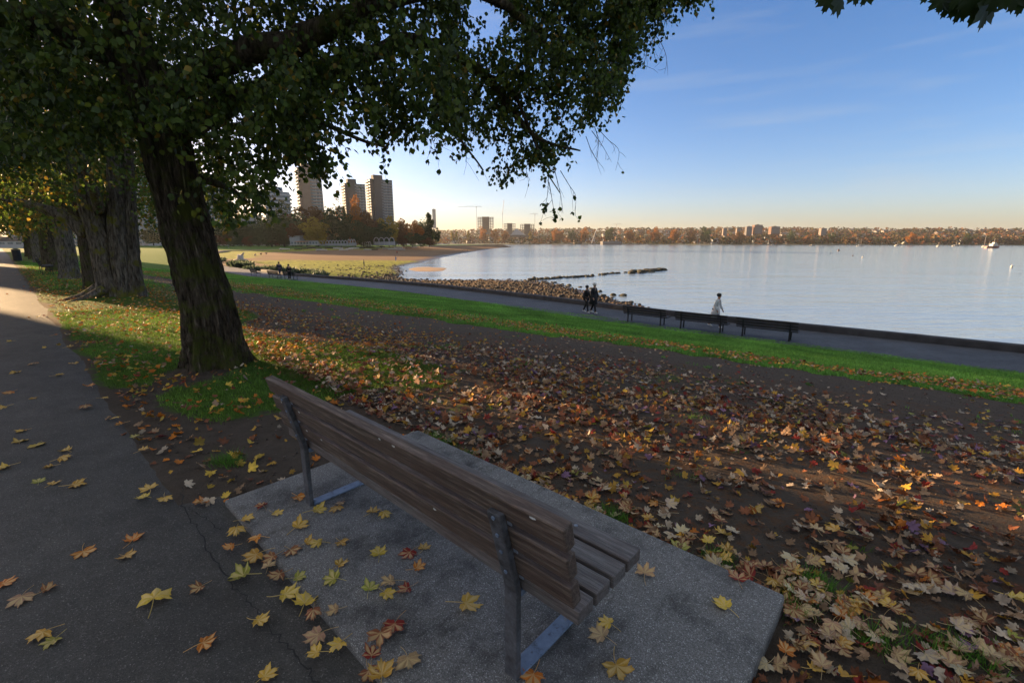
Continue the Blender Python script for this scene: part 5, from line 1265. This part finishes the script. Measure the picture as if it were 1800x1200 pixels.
# ------------------------------------------------------------------ BEACH THINGS
lg = MB(); lg.tube([(-1.6, 0, .25), (-.5, .05, .28), (.6, 0, .27), (1.7, -.05, .24)], [.26, .27, .24, .2], 10); lg.tube([(.8, 0, .3), (1.0, .3, .5)], [.08, .04], 6)
lgd = lg.mesh('log'); lgd.materials.append(simple('bleached_wood', (.40, .36, .32), .9)); lgk = lg.mesh('log'); lgk.materials.append(M['twig'])
def beach_z(px, py):
    # intersect the pixel ray with the beach / ground heights by a short search
    r = ray(px, py); best = None
    for t in np.geomspace(30, 700, 700):
        x, y, z = r.x*t, r.y*t, EYE+r.z*t; s, n = SN(x, y)
        zb_ = float(gz(x, y)) if n < float(nb(s)) else None
        if zb_ is None:
            d2 = (Vb[:, 0]-x)**2+(Vb[:, 1]-y)**2; zb_ = Vb[np.argmin(d2), 2]
        if z <= zb_: return Vector((x, y, zb_))
    return U(px, py, -3)
for i, (px, py, dk) in enumerate([(500, 440, 0), (524, 439, 1), (560, 438, 1), (565, 441, 0), (578, 437, 1), (594, 438, 0), (604, 441, 0), (614, 439, 0), (622, 438, 0), (634, 437, 1), (646, 440, 0), (658, 440, 1), (665, 437, 0), (677, 438, 0), (690, 439, 0), (700, 437, 0), (718, 436, 1), (705, 440, 0), (548, 437, 1), (536, 438, 1), (612, 436, 1), (650, 436, 1), (672, 435, 1), (600, 436, 1), (728, 435, 0), (742, 434, 1), (757, 434, 0)]):
    o = bpy.data.objects.new('driftwood_log', lgk if dk else lgd); COL.objects.link(o); o.location = beach_z(px, py); o.rotation_euler.z = rg.uniform(-.3, .3); o.scale = (rg.uniform(1, 1.8),)*3
    tag(o, ('dark' if dk else 'bleached pale')+' driftwood log lying on the shaded upper beach', 'log', ('dark' if dk else 'pale')+' logs on the beach')
# stump
mb = MB(); p = beach_z(423, 459)
mb.tube([(0, 0, -.2), (0, 0, .5), (.1, 0, 1.1)], [.7, .55, .5], 12); mb.tube([(.3, 0, 1), (.8, 0, 1.5)], [.2, .1], 6); mb.tube([(-.3, 0, .2), (-1.3, .1, .1)], [.3, .1], 8); mb.tube([(.3, 0, .2), (1.4, .1, .05)], [.3, .1], 8)
o = mb.build('driftwood_stump', lgd.materials[0], smooth=True); o.location = p; o.scale = (1.3,)*3; tag(o, 'big grey driftwood stump beside the dune plants', 'stump')
mb = MB(); mb.tube([(0, 0, 0), (0, 0, 2.2)], .05, 6); o_ = empty('beach_umbrella', beach_z(440, 432)); mb.build('pole', M['crane'], o_)
mb = MB(); mb.add([(1.5*math.cos(a), 1.5*math.sin(a), 2.0) for a in np.linspace(0, 2*math.pi, 11)[:-1]]+[(0, 0, 2.6)], [(i, (i+1) % 10, 10) for i in range(10)]); mb.build('canopy', simple('red_canvas', (.55, .04, .02), .8), o_); tag(o_, 'small red umbrella on the far beach lawn', 'umbrella')
# dune plants
M['dune'] = simple('dune_leaf', (.09, .12, .08), .8, 0, .4, 3)
for i in range(26):
    px = rg.uniform(385, 560); py = np.interp(px, [385, 450, 560], [460, 474, 487])+rg.uniform(-4, 3); p = beach_z(px, py); g_ = np.random.default_rng(i+50); k = 220
    P = np.clip(g_.normal(0, 1, (k, 3)), -1.5, 1.5)*np.array([.5, .5, .1])+np.array([0, 0, .08]); D = P*np.array([1, 1, 0])*.8+np.array([0, 0, 1.])+g_.normal(0, .4, (k, 3))
    V, F, C = hang_leaves(P, D, g_.uniform(.35, .7, k), np.array([.075, .10, .06])*g_.uniform(.6, 1.5, (k, 1)), g_, .35)
    o = link(mesh_np('shrub', V, F, C), 'dune_plant', mats=M['leaf']); o.location = p; o.scale = (rg.uniform(.9, 1.5),)*3; tag(o, 'low grey-green plant in the dune bed between path and sand', 'plant', 'low plants of the dune bed')
# bin beside the walkway
x, y = XY(62, .9); mb = MB(); mb.tube([(0, 0, 0), (0, 0, .95)], .3, 16); t = empty('litter_bin', (x, y, 0)); mb.build('barrel', M['dark_metal'], t); mb = MB(); mb.tube([(0, 0, .96), (0, 0, 1.02), (0, 0, 1.1)], [.32, .3, .12], 16); mb.build('lid', M['dark_metal'], t); tag(t, 'dark litter bin beside the far stretch of the walkway', 'bin')
o = copy_tree(far_b); place_bench(o, 36, 1.3, 0.0); tag(o, 'park bench under the trees beside the walkway far on the left', 'bench')

# ------------------------------------------------------------------ PEOPLE
def skin(name, joints, edges, m, parent, sub=1, root=0):
    me = bpy.data.meshes.new(name); me.from_pydata([j[0] for j in joints], edges, [])
    o = bpy.data.objects.new(name, me); COL.objects.link(o); md = o.modifiers.new('s', 'SKIN'); md.use_smooth_shade = True
    for i, j in enumerate(joints):
        r = j[1]; me.skin_vertices[0].data[i].radius = (r, r) if not hasattr(r, '__len__') else r
        me.skin_vertices[0].data[i].use_root = (i == root)
    sb = o.modifiers.new('d', 'SUBSURF'); sb.levels = sub; sb.render_levels = sub
    dg = bpy.context.evaluated_depsgraph_get(); m2 = bpy.data.meshes.new_from_object(o.evaluated_get(dg)); bpy.data.objects.remove(o)
    m2.materials.clear(); return link(m2, name, parent, m, True)
SKIN = simple('skin', (.35, .20, .14), .6, 0, .05)
CL = {k: simple('cloth_'+k, c, .9, 0, .15, 20) for k, c in dict(black=(.012, .012, .014), navy=(.015, .02, .045), white=(.55, .54, .52), grey=(.10, .10, .11), pale=(.55, .53, .5), teal=(.05, .25, .3), red=(.35, .03, .02), blue=(.06, .14, .35)).items()}
def person(loc_, rz, lab, top='black', legs='black', hat='black', stride=.25, lean=0, arm=.2, h=1.75, coat=False, hood=None, shoes='white', fingers=True):
    t = empty('person', loc_, rz); s = h/1.75
    hip = .93; sy = stride
    J = {'pel': ((0, 0, hip), (.13, .10)), 'wst': ((0, lean*.3, 1.10), (.125, .09)), 'chs': ((0, lean*.7, 1.30), (.16, .11)), 'nck': ((0, lean, 1.47), .055), 'hd0': ((0, lean+.015, 1.55), .075), 'hd1': ((0, lean+.025, 1.64), .098), 'hd2': ((0, lean+.02, 1.71), .075),
         'nose': ((0, lean+.125, 1.62), .018)}
    E = [('pel', 'wst'), ('wst', 'chs'), ('chs', 'nck'), ('nck', 'hd0'), ('hd0', 'hd1'), ('hd1', 'hd2'), ('hd1', 'nose')]
    for sd_, n_ in ((1, 'R'), (-1, 'L')):
        f = sd_*sy
        J['sh'+n_] = ((.175*sd_, lean*.85, 1.41), .062); J['el'+n_] = ((.235*sd_, lean*.7-f*arm*1.0, 1.14), .045); J['wr'+n_] = ((.225*sd_, lean*.7-f*arm+.13, .91), .030); J['pa'+n_] = ((.22*sd_, lean*.7-f*arm+.17, .85), (.035, .02))
        J['hp'+n_] = ((.085*sd_, 0, .90), .088); J['kn'+n_] = ((.095*sd_, f*.55+.04, .49), .058); J['an'+n_] = ((.09*sd_, f-.03*(sd_ < 0), .08 + (.05 if f < 0 else 0)), .037); J['to'+n_] = ((.10*sd_, f+.16, .035), (.04, .03)); J['he'+n_] = ((.09*sd_, f-.05, .04+(.05 if f < 0 else 0)), .035)
        E += [('chs', 'sh'+n_), ('sh'+n_, 'el'+n_), ('el'+n_, 'wr'+n_), ('wr'+n_, 'pa'+n_), ('pel', 'hp'+n_), ('hp'+n_, 'kn'+n_), ('kn'+n_, 'an'+n_), ('an'+n_, 'to'+n_), ('an'+n_, 'he'+n_)]
        if fingers:
            for k in range(5):
                px_, py_, pz_ = J['pa'+n_][0]
                a = (px_+(-.02+.012*k)*.6, py_+.02*(k-1.5)*.6+.005, pz_-.065-.01*(1 if k in (1, 2) else 0)) if k < 4 else (px_-.02*sd_, py_+.045, pz_-.02)
                J[f'f{k}{n_}'] = (a, .008); E.append(('pa'+n_, f'f{k}{n_}'))
    names = list(J)
    def sub_(keys, grow, nm, m, fixed=None):
        kk = [k for k in names if k in keys]; ix = {k: i for i, k in enumerate(kk)}
        js = []
        for k in kk:
            p, r = J[k]; r = tuple(q+grow for q in r) if hasattr(r, '__len__') else r+grow
            if fixed and k in fixed: r = fixed[k]
            js.append((tuple(q*s for q in p), tuple(q*s for q in r) if hasattr(r, '__len__') else r*s))
        return skin(nm, js, [(ix[a], ix[b]) for a, b in E if a in ix and b in ix], m, t)
    sub_(set(names), 0, 'body', SKIN)
    sub_({'pel', 'wst', 'chs', 'shR', 'shL', 'elR', 'elL', 'wrR', 'wrL'} | ({'hpR', 'hpL'} if coat else set()), .022, 'jacket', CL[top])
    if coat:
        mb = MB(); mb.tube([(0, lean*.2, 1.12*s), (0, 0, .85*s), (0, -.02, .55*s)], [.17*s, .2*s, .24*s], 14); mb.build('coat_skirt', CL[top], t, smooth=True)
    sub_({'pel', 'hpR', 'hpL', 'knR', 'knL', 'anR', 'anL'}, .016, 'trousers', CL[legs])
    for n_ in 'RL': sub_({'an'+n_, 'to'+n_, 'he'+n_}, .012, 'shoe', CL[shoes])
    mb = MB(); mb.ball((0, (lean+.005)*s, 1.675*s), .115*s, 12, 8, sc=(1, 1.05, .85)); mb.build('hood' if hood else 'hat' if hat != 'black' else 'hair', CL[hood or hat], t, smooth=True)
    return tag(t, lab, 'person')
def on_path(px, dn):
    s = s_for_px(px, dn); x, y = XY(s, float(nb(s))+dn); return (x, y, -2.38), s
rzs = math.atan2(L[1], L[0])-math.pi/2
p, s = on_path(1030, 1.6); person(p, rzs+math.pi, 'jogger in black with white shoes walking left of a taller companion on the seaside path', 'black', 'black', 'black', .22, .03, h=1.6)
p, s = on_path(1043, 1.7); person(p, rzs+math.pi, 'taller walker in long black clothes with a white hood on the seaside path', 'black', 'black', 'black', .2, .02, h=1.78, coat=True, hood='white')
p, s = on_path(1257, 2.1); person(p, rzs+math.pi, 'lone stooped walker, bright rim painted as a white coat, passing behind the middle bench', 'white', 'navy', 'black', .3, .08, h=1.66, coat=True)  # all-white cloth stands in for the bright rim round a dark figure
p, s = on_path(492, 2.2); person(p, rzs, 'person in dark blue walking away beside the small far benches', 'navy', 'navy', 'black', .3, .03, h=1.75)
p, s = on_path(509, .35); person(p, rzs, 'person all in black standing next to the rightmost far bench', 'black', 'black', 'black', .05, .0, h=1.72)
small = [(494, 441, 'pale', 'navy', 'standing figure in a white top on the far beach lawn'), (696, 460, 'blue', 'blue', 'lone figure in blue at the edge of the shaded sand'), (698, 447, 'red', 'black', 'tiny figure in red high on the shaded beach'), (640, 469, 'grey', 'black', 'small crouched-looking figure on the green algae flat'),
         (402, 436, 'teal', 'grey', 'figure in teal by the wooden table at the beach lawn'), (396, 434, 'pale', 'grey', 'figure in pale clothes left of the one in teal'), (718, 438, 'red', 'navy', 'tiny walker near the right end of the driftwood'), (813, 443, 'black', 'black', 'left one of two dark dots walking on the sunlit point'), (822, 443, 'black', 'black', 'right one of two dark dots walking on the sunlit point'), (382, 462, 'white', 'navy', 'figure in white emerging right of the leaning trunk on the path'),
         (454, 433, 'red', 'black', 'tiny figure right of the red umbrella'), (468, 434, 'navy', 'black', 'tiny dark figure left of the white-topped one')]
for px, py, a, b, lab in small: person(beach_z(px, py), rg.uniform(0, 6), lab, a, b, 'black', .12, h=1.72, fingers=False)
# seated pair on the sand
def sitter(p, rz, lab, top):
    t = empty('person', p, rz); J = [((0, 0, .14), (.15, .12)), ((0, -.05, .38), (.14, .1)), ((0, -.06, .58), (.16, .1)), ((0, -.03, .72), .05), ((0, -.01, .84), .10), ((.1, .05, .13), .09), ((.12, .42, .42), .06), ((.12, .62, .06), .045), ((-.1, .05, .13), .09), ((-.12, .42, .40), .06), ((-.12, .62, .06), .045), ((.2, -.04, .54), .055), ((.24, .2, .36), .04), ((.12, .4, .42), .03), ((-.2, -.04, .54), .055), ((-.24, .2, .36), .04), ((-.12, .4, .42), .03)]
    E = [(0, 1), (1, 2), (2, 3), (3, 4), (0, 5), (5, 6), (6, 7), (0, 8), (8, 9), (9, 10), (2, 11), (11, 12), (12, 13), (2, 14), (14, 15), (15, 16)]
    skin('body', J, E, SKIN, t); skin('clothes', [(a, tuple(q+.015 for q in b) if hasattr(b, '__len__') else b+.015) for a, b in J[:3]+J[5:7]+J[8:10]+J[11:13]+J[14:16]], [(0, 1), (1, 2), (0, 3), (3, 4), (0, 5), (5, 6), (2, 7), (7, 8), (2, 9), (9, 10)], CL[top], t); tag(t, lab, 'person')
sitter(beach_z(449, 450), 1.0, 'pale-dressed person sitting on the sunlit sand, left of a dark-dressed group', 'pale'); sitter(beach_z(459, 448), .7, 'dark-dressed person sitting in the middle of the group on the sunlit sand', 'black'); sitter(beach_z(468, 447), .3, 'grey-dressed person sitting at the right of the group on the sunlit sand', 'grey')

# ------------------------------------------------------------------ HAZE
mb = MB(); mb.box(-5100, 6100, -600, 9100, -95, 140)
m = bpy.data.materials.new('haze'); m.use_nodes = True; nt = m.node_tree; nt.nodes.clear()
o_ = nt.nodes.new('ShaderNodeOutputMaterial'); v_ = nt.nodes.new('ShaderNodeVolumePrincipled'); v_.inputs['Color'].default_value = (.9, .92, .95, 1); v_.inputs['Density'].default_value = .00005; v_.inputs['Anisotropy'].default_value = .3
nt.links.new(v_.outputs[0], o_.inputs['Volume'])
tag(mb.build('haze', m), 'thin autumn haze over the bay', 'haze', kind='stuff')
